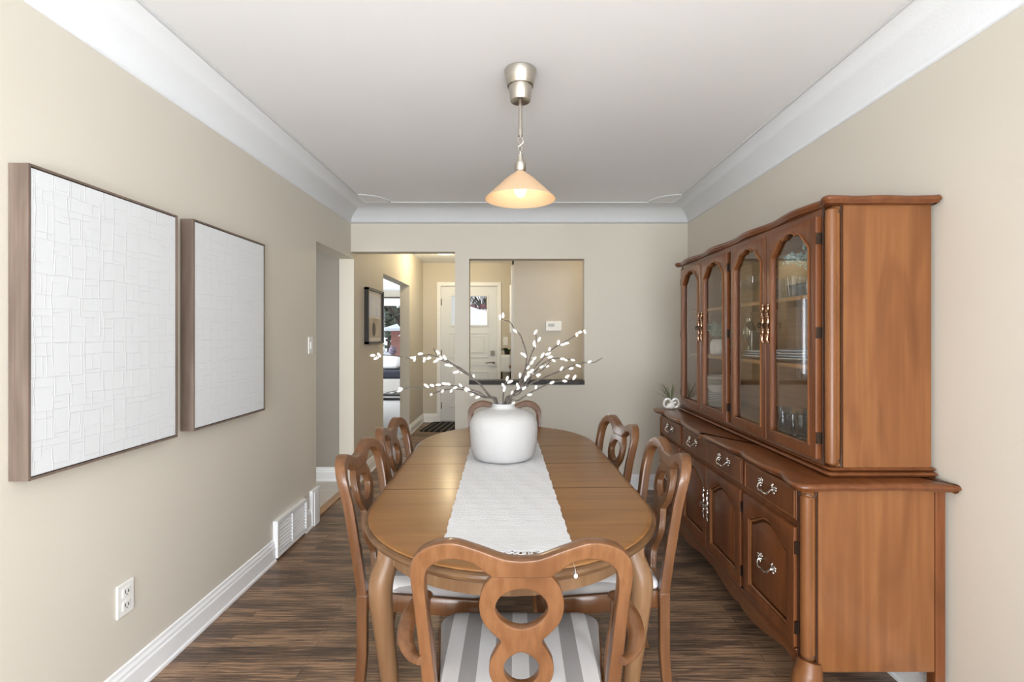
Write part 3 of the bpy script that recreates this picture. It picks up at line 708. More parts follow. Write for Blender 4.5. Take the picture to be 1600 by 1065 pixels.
for (x, y) in ((-0.21, 7.27), (-0.08, 7.27), (-0.21, 7.58), (-0.08, 7.58)): MB().tube([(x, y, 0), (x, y, 0.80)], [0.008, 0.011], 8).build('leg', M['iron'], wc)
def leafblade(m, base, tip, w_, bend=0.3, seg=5, up=Vector((0, 0, 1))):
    base = Vector(base); tip = Vector(tip); d = tip-base; L = d.length
    side = d.cross(up); side = side.normalized() if side.length > 1e-6 else Vector((1, 0, 0))
    vs = []; fs = []
    for i in range(seg+1):
        s = i/seg; c = base+d*s+up*(bend*L*math.sin(PI*s)*0.5); ww = w_*math.sin(PI*(0.12+0.88*s) if s < 1 else PI)*1.0
        th_ = up*0.0006
        vs += [c-side*ww/2, c+side*ww/2, c+side*ww/2+th_, c-side*ww/2+th_]
    for i in range(seg):
        a = i*4
        fs += [(a, a+1, a+5, a+4), (a+2, a+3, a+7, a+6), (a+1, a+2, a+6, a+5), (a+3, a, a+4, a+7)]
    m.add(vs, fs)
pl = empty('potted_plant', (-0.13, 7.40, 1.04), 'dark green leafy plant on the white hall cabinet', 'plant')
MB().lathe([(0.035, 0), (0.045, 0.05), (0.042, 0.05), (0.03, 0.01), (0, 0.01)], (-0.13, 7.40, 1.04), 16).build('pot', M['black'], pl)
lf = MB(); rr = random.Random(3)
for k in range(16):
    a = 2*PI*k/16+rr.uniform(-.2, .2); L = rr.uniform(0.09, 0.15)
    x1_ = max(-0.26, min(-0.05, -0.13+L*math.cos(a)))
    leafblade(lf, (-0.13, 7.40, 1.07), (x1_, 7.40+L*math.sin(a)*0.8, 1.09+rr.uniform(-.02, .05)), 0.06, 0.4)
leafblade(lf, (-0.13, 7.40, 1.08), (-0.26, 7.37, 1.12), 0.03, 0.2)
lf.build('foliage', M['leaf_dark'], pl)

# ------------------------------------------------------------------ floor register
vt = empty('floor_register', (XL, 3.125, 0.03), 'white slatted air register set in the left wall above the floor', 'air vent')
g = MB().box(XL, 2.9155, 0.02, XL+0.028, 2.935, 0.235).box(XL, 3.315, 0.02, XL+0.028, 3.3345, 0.235).box(XL, 2.935, 0.02, XL+0.028, 3.315, 0.04).box(XL, 2.935, 0.215, XL+0.028, 3.315, 0.235).box(XL, 3.118, 0.0405, XL+0.026, 3.132, 0.2145)
g.build('frame', M['trim'], vt, smooth=0)
MB().box(XL, 2.935, 0.04, XL+0.004, 3.315, 0.215).build('backing', flat('grey_duct', (0.42, 0.42, 0.43), 0.6), vt, smooth=0)
for k in range(8):
    z = 0.052+k*0.0205
    q = MB().add([(XL+0.005, 2.936, z+0.008), (XL+0.024, 2.936, z-0.004), (XL+0.025, 2.936, z-0.001), (XL+0.006, 2.936, z+0.012),
                  (XL+0.005, 3.314, z+0.008), (XL+0.024, 3.314, z-0.004), (XL+0.025, 3.314, z-0.001), (XL+0.006, 3.314, z+0.012)],
                 [(0, 1, 2, 3), (7, 6, 5, 4), (0, 4, 5, 1), (1, 5, 6, 2), (2, 6, 7, 3), (3, 7, 4, 0)])
    q.build('louvre', M['trim'], vt, smooth=0)

# ------------------------------------------------------------------ canvases
def canvas(y0, y1, z0, z1, label):
    e = empty('framed_canvas', (XL, (y0+y1)/2, z0), label, 'wall art', 'white textured canvases on the left wall')
    d = 0.058; w_ = 0.007
    f = MB().box(XL+0.002, y0, z0, XL+d, y0+w_, z1).box(XL+0.002, y1-w_, z0, XL+d, y1, z1).box(XL+0.002, y0+w_, z0, XL+d, y1-w_, z0+w_).box(XL+0.002, y0+w_, z1-w_, XL+d, y1-w_, z1)
    f.build('frame', M['frame_wood'], e, smooth=0)
    c = MB(); c.box(XL+0.01, y0+w_+0.003, z0+w_+0.003, XL+d-0.002, y1-w_-0.003, z1-w_-0.003)
    c.build('canvas', M['canvas'], e, smooth=0, bevel=0.002)
    MB().box(XL+0.006, y0+w_, z0+w_, XL+0.045, y1-w_, z1-w_).build('shadow_gap', M['frame_edge'], e, smooth=0)
canvas(1.393, 2.008, 0.913, 1.802, 'white textured canvas in a brown wood frame, hung above the power outlet')
canvas(2.107, 2.707, 0.916, 1.813, 'white textured canvas in a brown wood frame, hung closer to the light switch')

# ------------------------------------------------------------------ pendant lamp
PX, PY = 0.0185, 2.067
pd = empty('pendant_lamp', (PX, PY, 1.87), 'nickel pendant lamp with a frosted amber cone shade hanging over the table', 'pendant lamp')
c = (PX, PY, 0)
MB().lathe([(0.064, ZC), (0.067, ZC-0.004), (0.066, ZC-0.012), (0.055, ZC-0.066), (0.053, ZC-0.068), (0.049, ZC-0.066), (0.042, ZC-0.125), (0.040, ZC-0.128), (0.012, ZC-0.118), (0.0, ZC-0.118)], c, 40).build('ceiling_canopy', M['nickel'], pd)
MB().tube([(PX, PY, ZC-0.12), (PX, PY, 2.16)], 0.0078, 12).tube([(PX, PY, 2.175), (PX, PY, 2.145)], 0.0105, 12).build('rod', M['nickel'], pd)
def torus(m, c, R_, r, ax1, ax2, n=18, k=6, sy=1.0):
    c = Vector(c); a1 = Vector(ax1); a2 = Vector(ax2)
    pts = [c+a1*R_*math.cos(2*PI*i/n)+a2*R_*sy*math.sin(2*PI*i/n) for i in range(n+1)]
    m.tube(pts, r, k, caps=False)
ch = MB(); z = 2.135
torus(ch, (PX, PY, 2.128), 0.011, 0.0022, (1, 0, 0), (0, 0, 1), sy=1.2)
torus(ch, (PX, PY, 2.109), 0.007, 0.0018, (0, 1, 0), (0, 0, 1), sy=1.6)
torus(ch, (PX, PY, 2.092), 0.007, 0.0018, (1, 0, 0), (0, 0, 1), sy=1.6)
torus(ch, (PX, PY, 2.077), 0.010, 0.0022, (0, 1, 0), (0, 0, 1), sy=1.2)
ch.tube(catmull([(PX, PY, 2.145), (PX+0.013, PY, 2.12), (PX-0.01, PY+0.004, 2.10), (PX+0.006, PY, 2.075), (PX, PY, 2.06)], 5), 0.0014, 6)
ch.build('chain', M['nickel'], pd)
MB().lathe([(0.0, 2.070), (0.011, 2.068), (0.011, 2.048), (0.016, 2.046), (0.0165, 2.034), (0.0235, 2.032), (0.024, 2.004), (0.020, 1.998), (0.0, 1.998)], c, 24).build('socket', M['nickel'], pd)
zr = 1.885; zt = 2.000
prof = [(0.018, zt), (0.022, zt-0.006), (0.035, zt-0.015), (0.060, zt-0.034), (0.1455, zr), (0.1455, zr-0.002), (0.143, zr-0.001), (0.058, zt-0.038), (0.033, zt-0.019), (0.018, zt-0.006)]
MB().lathe(prof+[prof[0]], c, 64).build('lamp_shade', M['shade'], pd)
MB().lathe([(0.0, 1.998), (0.012, 1.995), (0.013, 1.965), (0.0, 1.96)], c, 16).build('bulb_holder', M['plastic'], pd)
MB().ball((PX, PY, 1.925), 0.025, 0.025, 0.033, 16, 10).build('bulb', M['bulb'], pd)
point('pendant_bulb_light', (PX, PY, 1.885), 0.65, (1.0, 0.84, 0.62), 0.02)

# ------------------------------------------------------------------ dining table
TC = Vector((-0.033, 2.155, 0)); TR = R(1.7)
tb = empty('dining_table', TC, 'oval brown wooden extension table in the middle of the room under the pendant lamp', 'dining table', rz=TR, local=True)
def oval(hw, st, hl, n=24):
    pts = []
    for k in range(n+1): a = -PI/2+PI*k/n-PI/2 if False else None
    for k in range(n+1):   # far end, from +x to -x
        a = PI*k/n; pts.append((hw*math.cos(a), st+(hl-st)*math.sin(a)))
    for k in range(n+1):
        a = PI+PI*k/n; pts.append((hw*math.cos(a), -st+(hl-st)*math.sin(a)))
    return pts
ov = oval(0.468, 0.47, 0.975, 30)
MB().loft(ov, [(0.012, 0.7530), (0.010, 0.7540), (0.0115, 0.7575), (0.017, 0.7595), (0.024, 0.760)]).build('table_top', M['table_top'], tb, smooth=30)
MB().loft(ov, [(0.030, 0.722), (0.016, 0.724), (0.010, 0.729), (0.010, 0.733), (0.0, 0.736), (-0.002, 0.742), (0.0, 0.749), (0.005, 0.7520), (0.010, 0.7528)]).build('edge_moulding', M['table_rim'], tb, smooth=30)
ap = oval(0.40, 0.52, 0.90, 24)
outer = ap; inner = oval(0.378, 0.52, 0.878, 24)
am = MB(); n_ = len(outer); vs = []
for z in (0.664, 0.722):
    vs += [(p[0], p[1], z) for p in outer]; vs += [(p[0], p[1], z) for p in inner]
fs = []
for i in range(n_):
    j = (i+1) % n_
    fs += [(i, j, 2*n_+j, 2*n_+i), (n_+j, n_+i, 3*n_+i, 3*n_+j), (n_+i, n_+j, j, i), (2*n_+i, 2*n_+j, 3*n_+j, 3*n_+i)]
am.add(vs, fs).build('apron', M['table'], tb, smooth=30)
for (sx, sy) in ((-1, -1), (1, -1), (1, 1), (-1, 1)):
    dx, dy = sx*0.72, sy*0.69
    bx_, by_ = sx*0.352, sy*0.70
    pts = catmull([(bx_, by_, 0.722), (bx_+dx*0.004, by_+dy*0.004, 0.68), (bx_+dx*0.03, by_+dy*0.03, 0.61), (bx_+dx*0.022, by_+dy*0.022, 0.50), (bx_-dx*0.002, by_-dy*0.002, 0.30),
                   (bx_-dx*0.012, by_-dy*0.012, 0.14), (bx_+dx*0.0, by_+dy*0.0, 0.05), (bx_+dx*0.014, by_+dy*0.014, 0.0)], 5)
    rad = lerp_list([0.030, 0.033, 0.035, 0.030, 0.024, 0.019, 0.020, 0.025], len(pts))
    MB().tube(pts, rad, 14, up=(dx, dy, 0)).build('leg', M['table'], tb)
    if sy < 0 or True:
        MB().box(bx_-0.03, by_-0.03, 0.664, bx_+0.03, by_+0.03, 0.7215).build('corner_block', M['table'], tb, smooth=0, bevel=0.004)

# table runner
def runner():
    m = MB(); nx, ny = 30, 110; y0, y1 = 1.300, 2.98
    vs = []
    for j in range(ny+1):
        for i in range(nx+1):
            s = i/nx; t_ = j/ny
            y = y0+(y1-y0)*t_
            cx = -0.022-(y-1.3)*0.027; hw = 0.172
            if t_ < 0.06: y += -0.012*math.sin(PI*s)*(1-t_/0.06)*1.2+0.004*math.sin(s*38)*(1-t_/0.06)
            ww = hw+0.0016*math.sin(y*110)+0.0014*math.sin(y*47+1)
            x = cx+(2*s-1)*ww
            zz = 0.7625+0.0008*math.sin(x*70+y*30)+0.0006*math.sin(y*120)
            if t_ < 0.03: zz += 0.002*abs(math.sin(s*20))
            vs.append((x, y, zz))
    b = len(vs); vs2 = [(v[0], v[1], v[2]+0.0035) for v in vs]
    fs = []
    W = nx+1
    for j in range(ny):
        for i in range(nx):
            a = j*W+i; fs.append((a, a+W, a+W+1, a+1)); fs.append((b+a, b+a+1, b+a+W+1, b+a+W))
    for j in range(ny):
        a = j*W; fs.append((a, b+a, b+a+W, a+W)); a = j*W+nx; fs.append((a, a+W, b+a+W, b+a))
    for i in range(nx):
        fs.append((i, i+1, b+i+1, b+i)); a = ny*W+i; fs.append((a, b+a, b+a+1, a+1))
    m.add(vs+vs2, fs)
    o = empty('table_runner', (-0.03, 1.26, 0.7605), 'white woven table runner with a ragged lace edge along the dining table', 'table runner')
    m.build('cloth', M['runner'], o, smooth=60)
    # ragged lace loops along the near end
    L = MB(); r = random.Random(5)
    for k in range(22):
        s = (k+0.5)/22; x = -0.022+(2*s-1)*0.165; yb = y0-0.012*math.sin(PI*s)*1.2+0.002
        rad = 0.0075+r.uniform(-0.002, 0.002); big = 1.7 if 13 <= k <= 15 else 1.0
        pts = [(x+rad*big*math.cos(a)*1.0, yb-0.002-rad*big*0.8*(1+math.sin(a)), 0.7635+0.001*math.sin(a*2)) for a in [2*PI*i/10 for i in range(11)]]
        L.tube(pts, 0.0019, 6, caps=False)
    L.build('lace_fringe', M['runner'], o)
    # stray tassel of thread at the corner
    tz = MB().tube(catmull([(0.135, 1.300, 0.7645), (0.138, 1.245, 0.7635), (0.141, 1.225, 0.762), (0.1425, 1.203, 0.760), (0.1435, 1.196, 0.750)], 4), [0.0003, 0.0003, 0.0006], 6)
    tz.ball((0.1435, 1.194, 0.745), 0.005, 0.003, 0.006, 8, 6)
    tz.build('tassel', M['runner'], o)
runner()

# ------------------------------------------------------------------ vase and willow branches
VC = (-0.056, 2.262, 0.7680)
vz = [(0.0, 0.0), (0.105, 0.0), (0.124, 0.004), (0.136, 0.014), (0.146, 0.045), (0.151, 0.085), (0.1535, 0.125), (0.1525, 0.155), (0.143, 0.182), (0.122, 0.203), (0.090, 0.216), (0.062, 0.223), (0.052, 0.230), (0.050, 0.238), (0.0525, 0.245), (0.049, 0.246), (0.044, 0.238), (0.046, 0.225), (0.08, 0.208), (0.13, 0.17), (0.145, 0.12), (0.13, 0.03), (0.10, 0.008), (0.0, 0.008)]
vs_ = catmull([(a, b, 0) for a, b in vz], 3)
o = MB().lathe([(max(v.x, 0.0), v.y) for v in vs_], VC, 64, wob=lambda a, z: 1+0.006*math.sin(3*a+z*12)).build('vase', M['ceramic'], smooth=50, loc=VC)
tag(o, 'large squat white matte vase with a short neck on the table runner', 'vase')

def Z3(x, y): return (560+x/4.0, 480+y/4.0)
stems = [
 ('long willow branch reaching furthest left across the hall opening', [(860,610),(820,560),(760,480),(690,425),(640,395),(560,335),(480,305),(430,297),(330,318),(250,305),(150,297),(90,300)],
  [(90,300),(112,318),(130,298),(340,315),(352,322),(388,290),(415,335),(440,318),(485,335),(510,320),(540,315),(555,360),(610,405),(500,268)], -0.06),
 ('short willow branch lying just above the long upper-left one', [(868,612),(825,555),(740,460),(660,395),(590,355),(520,330),(490,300),(470,255)],
  [(720,435),(650,405),(575,365),(515,312)], 0.05),
 ('willow branch arching low to the left and ending in a drooping catkin', [(855,612),(780,560),(700,525),(640,512),(560,512),(490,530),(450,548)],
  [(455,545),(525,525),(580,522),(670,515),(710,545),(745,562)], 0.10),
 ('low willow branch stretching left to the white catkins before the sofa', [(862,612),(800,560),(740,525),(640,498),(560,487),(480,494),(390,500),(320,500),(270,515),(200,528),(175,535)],
  [(425,490),(460,488),(500,485),(540,478),(565,480),(640,490),(605,502),(265,508),(258,520),(680,510)], -0.10),
 ('shortest willow twig standing upright out of the vase', [(905,615),(905,560),(910,520),(920,470),(945,440)], [(905,487),(930,445),(948,465),(912,510)], -0.03),
 ('tall willow branch hooking back left above the hall cabinet', [(915,615),(970,540),(1015,450),(1045,380),(1050,290),(1030,220),(1010,170),(975,135),(945,90),(900,78),(880,62)],
  [(905,50),(885,62),(980,148),(1040,300),(1030,295),(1010,425)], 0.06),
 ('willow branch rising straight under the thermostat with a double tip', [(925,615),(1000,500),(1040,410),(1075,310),(1105,235),(1112,190),(1105,155)],
  [(1107,155),(1130,200),(1100,235),(1117,325),(1085,345),(1060,375),(1100,222)], 0.0),
 ('willow branch climbing right to the upper corner of the pass-through', [(930,612),(1020,490),(1090,390),(1160,310),(1220,255),(1300,210),(1350,180),(1400,145),(1425,152)],
  [(1415,152),(1385,155),(1365,170),(1300,225),(1275,232),(1250,220),(1195,262),(1185,290),(1215,330),(1150,300)], -0.08),
 ('willow branch bending flat to the right below the thermostat', [(936,612),(1030,500),(1100,405),(1170,340),(1230,318),(1290,322),(1340,330)],
  [(1340,330),(1275,322),(1297,330),(1220,332),(1180,370),(1145,372)], 0.10),
 ('longest right-hand willow branch ending beyond the pass-through edge', [(940,615),(1000,540),(1080,475),(1180,430),(1270,393),(1350,360),(1410,345),(1470,345),(1525,315)],
  [(1445,340),(1375,365),(1330,382),(1270,383),(1125,425)], 0.02),
 ('lowest right-hand willow branch running just over the dark ledge', [(946,615),(1000,580),(1080,530),(1160,490),(1230,465),(1300,455),(1350,440)],
  [(1350,438),(1305,432),(1290,460),(1210,470),(1110,500),(1070,545)], -0.12),
 ('dense inner willow branch crowded with catkins above the vase neck', [(938,605),(990,520),(1050,450),(1100,420),(1150,390),(1200,335)],
  [(1060,430),(1080,390),(1045,445),(1062,412),(1125,422),(1035,505),(995,490),(1000,505),(960,540),(975,600),(1070,380)], -0.05),
]
catk = None
rr = random.Random(11)
for (lab, pts, ck, dy) in stems:
    n = len(pts)
    base = Vector((VC[0]+rr.uniform(-0.035, 0.035), VC[1]+rr.uniform(-0.035, 0.035), VC[2]+0.012))
    W = []
    tot = 0.0
    for i, (x, y) in enumerate(pts):
        px, py = Z3(x, y); s = i/(n-1)
        Yd = VC[1]+dy*s
        w3_ = P(px, py, Yd)
        if i == 0:
            w3_.y = VC[1]+max(-0.02, min(0.02, dy*0.3)); w3_.x = VC[0]+max(-0.032, min(0.032, w3_.x-VC[0])); w3_.z = max(w3_.z, 1.012)
        W.append(w3_)
    path = catmull([base]+W, 6)
    e = empty('willow_branch', base, lab, 'branch', 'pussy willow branches in the white vase')
    nd = MB().tube(path, lerp_list([0.0042, 0.0038, 0.0032, 0.0025, 0.0017], len(path)), 7)
    for k in range(6, len(path)-2, 5):
        p = path[k]; d = Vector((rr.uniform(-1, 1), rr.uniform(-0.5, 0.5), rr.uniform(0, 1))).normalized()
        nd.tube([p, p+d*0.010], [0.0013, 0.0004], 5)
    nd.build('stem', M['twig'], e)
    for (x, y) in ck:
        px, py = Z3(x, y)
        best = None
        for k, q in enumerate(path):
            if k < 5: continue
            Yq = q.y; c_ = P(px, py, Yq); dd = (c_-q).length
            if best is None or dd < best[0]: best = (dd, c_, q, k)
        dd, c_, q, k = best
        tdir = (path[min(k+1, len(path)-1)]-path[max(k-1, 0)]).normalized()
        off = c_-q
        if off.length > 0.02: off = off.normalized()*0.02; c_ = q+off
        d = (tdir*1.0+Vector((rr.uniform(-.5, .5), rr.uniform(-.5, .5), rr.uniform(-.5, .5)))*0.8+off.normalized()*0.6 if off.length > 1e-5 else tdir)
        rot = Vector((0, 0, 1)).rotation_difference(d.normalized()).to_matrix()
        L = rr.uniform(0.011, 0.0155)
        cm = MB().ball(c_, 0.0066, 0.0066, L, 10, 8, rot)
        if off.length > 0.006: cm.tube([q, c_], 0.0009, 5)
        cm.build('catkin', M['catkin'], e)

# ------------------------------------------------------------------ dining chairs
def lean(z):
    if z >= 0.44: t_ = (z-0.44)/0.46; return -(0.085*t_+0.015*t_*t_)
    if z > 0.25: return 0.0
    t_ = (0.25-z)/0.25; return -0.038*t_*t_
def closed2d(half):
    """half outline for u>=0 -> mirrored polygon"""
    return half+[(-u, z) for (u, z) in reversed(half) if abs(u) > 1e-6]
def cm2(pts, n=5): return [(v.x, v.y) for v in catmull([(a, b, 0) for a, b in pts], n)]
def chair_back_meshes():
    outer_half = cm2([(0.0, 0.862), (0.035, 0.866), (0.085, 0.885), (0.135, 0.899), (0.180, 0.890), (0.212, 0.866), (0.2265, 0.828), (0.2225, 0.75), (0.2155, 0.65), (0.209, 0.55), (0.206, 0.435)])
    inner_half = cm2([(0.178, 0.435), (0.181, 0.55), (0.188, 0.65), (0.1955, 0.75), (0.1965, 0.81), (0.182, 0.843), (0.145, 0.8605), (0.105, 0.856), (0.08, 0.840), (0.058, 0.822)])
    poly = outer_half+inner_half+[(0.03, 0.8215), (0.0, 0.8215)]
    full = poly+[(-u, z) for (u, z) in reversed(poly) if u > 1e-6]
    fr_ = cut_up(plate(full, [], 0.035, 0.004))
    # splat: two stacked rings and a foot
    sh = cm2([(0.060, 0.8225), (0.078, 0.795), (0.0865, 0.755), (0.080, 0.715), (0.058, 0.685), (0.043, 0.668), (0.052, 0.648), (0.066, 0.615), (0.066, 0.580), (0.050, 0.545), (0.036, 0.525), (0.032, 0.505), (0.040, 0.480), (0.052, 0.458), (0.055, 0.435)])
    spl = sh+[(-u, z) for (u, z) in reversed(sh)]
    h1 = []
    for k in range(28):
        a = 2*PI*k/28; u = 0.0535*math.cos(a); z = 0.7465+0.0475*math.sin(a)
        if math.sin(a) < 0: u *= (1-0.18*abs(math.sin(a))**2)
        h1.append((u, z))
    h2 = []
    for k in range(24):
        a = 2*PI*k/24; u = 0.037*math.cos(a); z = 0.600+0.042*math.sin(a)
        if math.sin(a) > 0: u *= (1-0.35*abs(math.sin(a))**3)
        h2.append((u, z))
    sp = cut_up(plate(spl, [h1, h2], 0.024, 0.003))
    def bend(extra):
        def fn(v):
            u, z, d = v.x, v.y, v.z
            return (u*1.035, lean(z)+d+0.018*(u/0.2)**2*min(1, max(0, (z-0.44)/0.3))+extra, z)
        return fn
    return fr_.xf(bend(0)), sp.xf(bend(0.0))
_bf, _bs = chair_back_meshes()
def seat_outline(grow=0.0, y0=0.012, y1=0.43, hb=0.186, hf=0.235, rr_=0.05, n=6):
    cs = [(hb+grow, y0-grow, -PI/2, 0.02), (hf+grow, y1+grow, 0.0, rr_), (-hf-grow, y1+grow, PI/2, rr_), (-hb-grow, y0-grow, PI, 0.02)]
    pts = []
    for (x, y, a0, r) in cs:
        cx = x-math.copysign(r, x); cy = y+r if y < 0.2 else y-r
        for k in range(n+1):
            a = a0+PI/2*k/n; pts.append((cx+r*math.cos(a), cy+r*math.sin(a)))
    # edge subdivisions so that the loft can dome
    return pts
def make_chair(label, arms=False):
    e = empty('dining_armchair' if arms else 'dining_chair', (0, 0, 0), label, 'chair', 'dining chairs around the table', local=True)
    m = MB(); m.v = [v.copy() for v in _bf.v]; m.f = list(_bf.f); m.mi = list(_bf.mi); m.build('back_frame', M['chair'], e, smooth=40)
    m = MB(); m.v = [v.copy() for v in _bs.v]; m.f = list(_bs.f); m.mi = list(_bs.mi); m.build('splat', M['chair'], e, smooth=40)
    MB().loft(seat_outline(0.006), [(0.0, 0.375), (-0.002, 0.378), (-0.002, 0.430), (0.001, 0.434)]).build('seat_frame', M['chair'], e, smooth=40)
    MB().loft_s(seat_outline(), [(0.95, 0.4345), (0.99, 0.437), (1.01, 0.446), (0.995, 0.458), (0.95, 0.467), (0.85, 0.474), (0.65, 0.479), (0.4, 0.481), (0.1, 0.482)]).build('seat', M['seat'], e, smooth=60)
    for s in (-1, 1):
        x = s*0.199
        pts = [(x, lean(z), z) for z in (0.436, 0.38, 0.30, 0.22, 0.14, 0.07, 0.0)]
        b = MB(); vs = []
        for (a, yy, zz) in pts:
            w_ = 0.0150; dd = 0.0180-0.002*(0.44-zz)/0.44
            vs += [(a-w_, yy-dd, zz), (a+w_, yy-dd, zz), (a+w_, yy+dd, zz), (a-w_, yy+dd, zz)]
        fs = [(3, 2, 1, 0), tuple(4*(len(pts)-1)+k for k in range(4))]
        for i in range(len(pts)-1):
            for k in range(4): fs.append((4*i+k, 4*i+(k+1) % 4, 4*i+4+(k+1) % 4, 4*i+4+k))
        b.add(vs, fs).build('leg', M['chair'], e, smooth=30, bevel=0.003)
        pts = catmull([(s*0.212, 0.398, 0.374), (s*0.218, 0.404, 0.31), (s*0.213, 0.400, 0.20), (s*0.208, 0.394, 0.08), (s*0.211, 0.402, 0.0)], 4)
        MB().tube(pts, [0.024, 0.026, 0.020, 0.016, 0.014, 0.018], 12, up=(1, 0, 0)).build('leg', M['chair'], e)
        if arms:
            ar = catmull([(s*0.215, -0.046, 0.622), (s*0.240, -0.022, 0.618), (s*0.264, 0.02, 0.628), (s*0.268, 0.08, 0.642), (s*0.258, 0.14, 0.648), (s*0.246, 0.185, 0.643), (s*0.240, 0.198, 0.634)], 6)
            MB().tube(ar, [0.014, 0.015, 0.019, 0.021, 0.021, 0.018, 0.012], 14, up=(0, 0, 1), aspect=0.62).build('arm', M['chair'], e)
            su = catmull([(s*0.246, 0.182, 0.642), (s*0.250, 0.190, 0.59), (s*0.240, 0.185, 0.53), (s*0.231, 0.175, 0.46), (s*0.230, 0.172, 0.405)], 5)
            MB().tube(su, [0.013, 0.013, 0.015, 0.017, 0.018], 12, up=(0, 1, 0), aspect=1.1).build('arm_support', M['chair'], e)
    return e
chair = make_chair('side chair with a looped back on the window-art side, closer to the power outlet')
def put(e, x, y, rz, label=None):
    e.location = (x, y, 0); e.rotation_euler = (0, 0, rz)
    if label: e['label'] = label
    return e
put(chair, -0.525, 1.91, R(-90), 'looped-back wooden side chair on the canvas side of the table, nearer the power outlet')
c2 = put(copy_tree(chair), -0.530, 2.43, R(-91), 'looped-back wooden side chair on the canvas side of the table, nearer the kitchen opening')
c3 = put(copy_tree(chair), 0.512, 1.925, R(90), 'looped-back wooden side chair between the table and the buffet drawers')
c4 = put(copy_tree(chair), 0.447, 2.50, R(99), 'looped-back side chair turned slightly at the far buffet-side corner of the table')
c5 = put(copy_tree(chair), -0.072, 3.150, R(180), 'wooden chair at the far head of the table, mostly behind the white vase')
c6 = put(make_chair('wooden armchair with grey striped seat at the near head of the table', True), 0.012, 1.12, R(0))
del c6['group']; c6['group'] = 'dining chairs around the table'

# ------------------------------------------------------------------ buffet cabinet
BX, BY0, BY1, BXB = 0.985, 1.70, 3.40, 1.46   # front plane, near end, far end, back
bf = empty('buffet_cabinet', ((BX+BXB)/2, (BY0+BY1)/2, 0), 'long brown wooden buffet with drawers and panelled doors against the right wall', 'buffet cabinet')
MB().box(BX+0.004, BY0+0.035, 0.20, BXB-0.02, BY1-0.035, 0.795).build('carcass', M['cab'], bf, smooth=0)
MB().box(BX+0.045, BY0, 0.175, BXB-0.035, BY0+0.034, 0.795).build('side_panel', M['cab_side'], bf, smooth=0)
MB().box(BX+0.045, BY1-0.034, 0.175, BXB-0.035, BY1, 0.795).build('side_panel', M['cab_side'], bf, smooth=0)
for y in (BY0-0.004, BY1-0.034): MB().box(BXB-0.034, y, 0.0, BXB, y+0.038, 0.795).build('back_post', M['cab'], bf, smooth=0, bevel=0.002)
def corner_post(par, xc, yc, z0, z1, sgn, r=0.026):
    # quarter-round post with a fluted border
    m = MB().box(xc-0.020, min(yc, yc+sgn*0.045)-0.0, z0, xc+0.028, max(yc, yc+sgn*0.045), z1)
    m.build('corner_post', M['cab_side'], par, smooth=0, bevel=0.022, bseg=5)
    a = math.atan2(-1*sgn, -1)
    cx, cy = xc-0.006, yc+sgn*0.014
    ys = yc+sgn*0.036; fx = xc-0.0205
    lp = catmull([(xc+0.021, yc-sgn*0.0005, z0+0.05), (xc+0.021, yc-sgn*0.0005, z1-0.05), (xc+0.014, yc-sgn*0.0005, z1-0.028), (xc-0.012, yc+sgn*0.006, z1-0.016), (fx, ys-sgn*0.008, z1-0.030), (fx, ys, z1-0.05), (fx, ys, z0+0.05), (fx, ys-sgn*0.008, z0+0.030), (xc-0.012, yc+sgn*0.006, z0+0.016), (xc+0.014, yc-sgn*0.0005, z0+0.028)], 5, closed=True)
    MB().tube(lp+[lp[0]], 0.0016, 6).build('post_groove', M['groove'], par)
    hs = catmull([(0, 0, z0+0.02), (0, 0, z0+0.03), (0, 0, z0+0.05), (0, 0, (z0+z1)/2), (0, 0, z1-0.05), (0, 0, z1-0.03), (0, 0, z1-0.02)], 3)
    MB().tube([(cx, cy, v.z) for v in hs], lerp_list([0.010, 0.018, 0.0195, 0.0195, 0.0195, 0.018, 0.010], len(hs)), 14).build('half_column', M['cab_side'], par)
corner_post(bf, BX+0.018, BY0, 0.20, 0.795, 1)
corner_post(bf, BX+0.018, BY1, 0.20, 0.795, -1)
for (y, sg) in ((BY0+0.018, -1), (BY1-0.018, 1)):
    pts = catmull([(BX+0.025, y, 0.205), (BX+0.016, y+sg*0.006, 0.165), (BX+0.002, y+sg*0.012, 0.12), (BX+0.006, y+sg*0.008, 0.07), (BX-0.004, y+sg*0.014, 0.03), (BX-0.010, y+sg*0.018, 0.0)], 5)
    MB().tube(pts, [0.036, 0.047, 0.046, 0.031, 0.026, 0.032], 14, up=(0, 1, 0)).build('foot', M['cab_side'], bf)
# apron with a scalloped lower edge (outline in Y,Z)
def mirY(half, c=(BY0+BY1)/2): return half+[(2*c-y, z) for (y, z) in reversed(half)]
low = [(BY0+0.05, 0.165), (1.83, 0.178), (1.93, 0.158), (2.05, 0.140), (2.15, 0.140), (2.19, 0.150), (2.24, 0.140), (2.34, 0.150), (2.46, 0.168), (2.55, 0.172)]
lo = [(v.x, v.y) for v in catmull([(a, b, 0) for a, b in mirY(low)], 4)]
ap_ = plate([(BY0+0.05, 0.222)]+[(BY1-0.05, 0.222)]+[(y, z) for (y, z) in reversed(lo)], [], 0.022, 0.003)
ap_.xf(lambda v: (BX+0.012-v.z-0.010*max(0, (0.22-v.y)/0.08), v.x, v.y)).build('scalloped_apron', M['cab_h'], bf, smooth=40)
MB().box(BX-0.006, BY0+0.045, 0.214, BX+0.01, BY1-0.045, 0.226).build('base_moulding', M['cab_h'], bf, smooth=0, bevel=0.004)
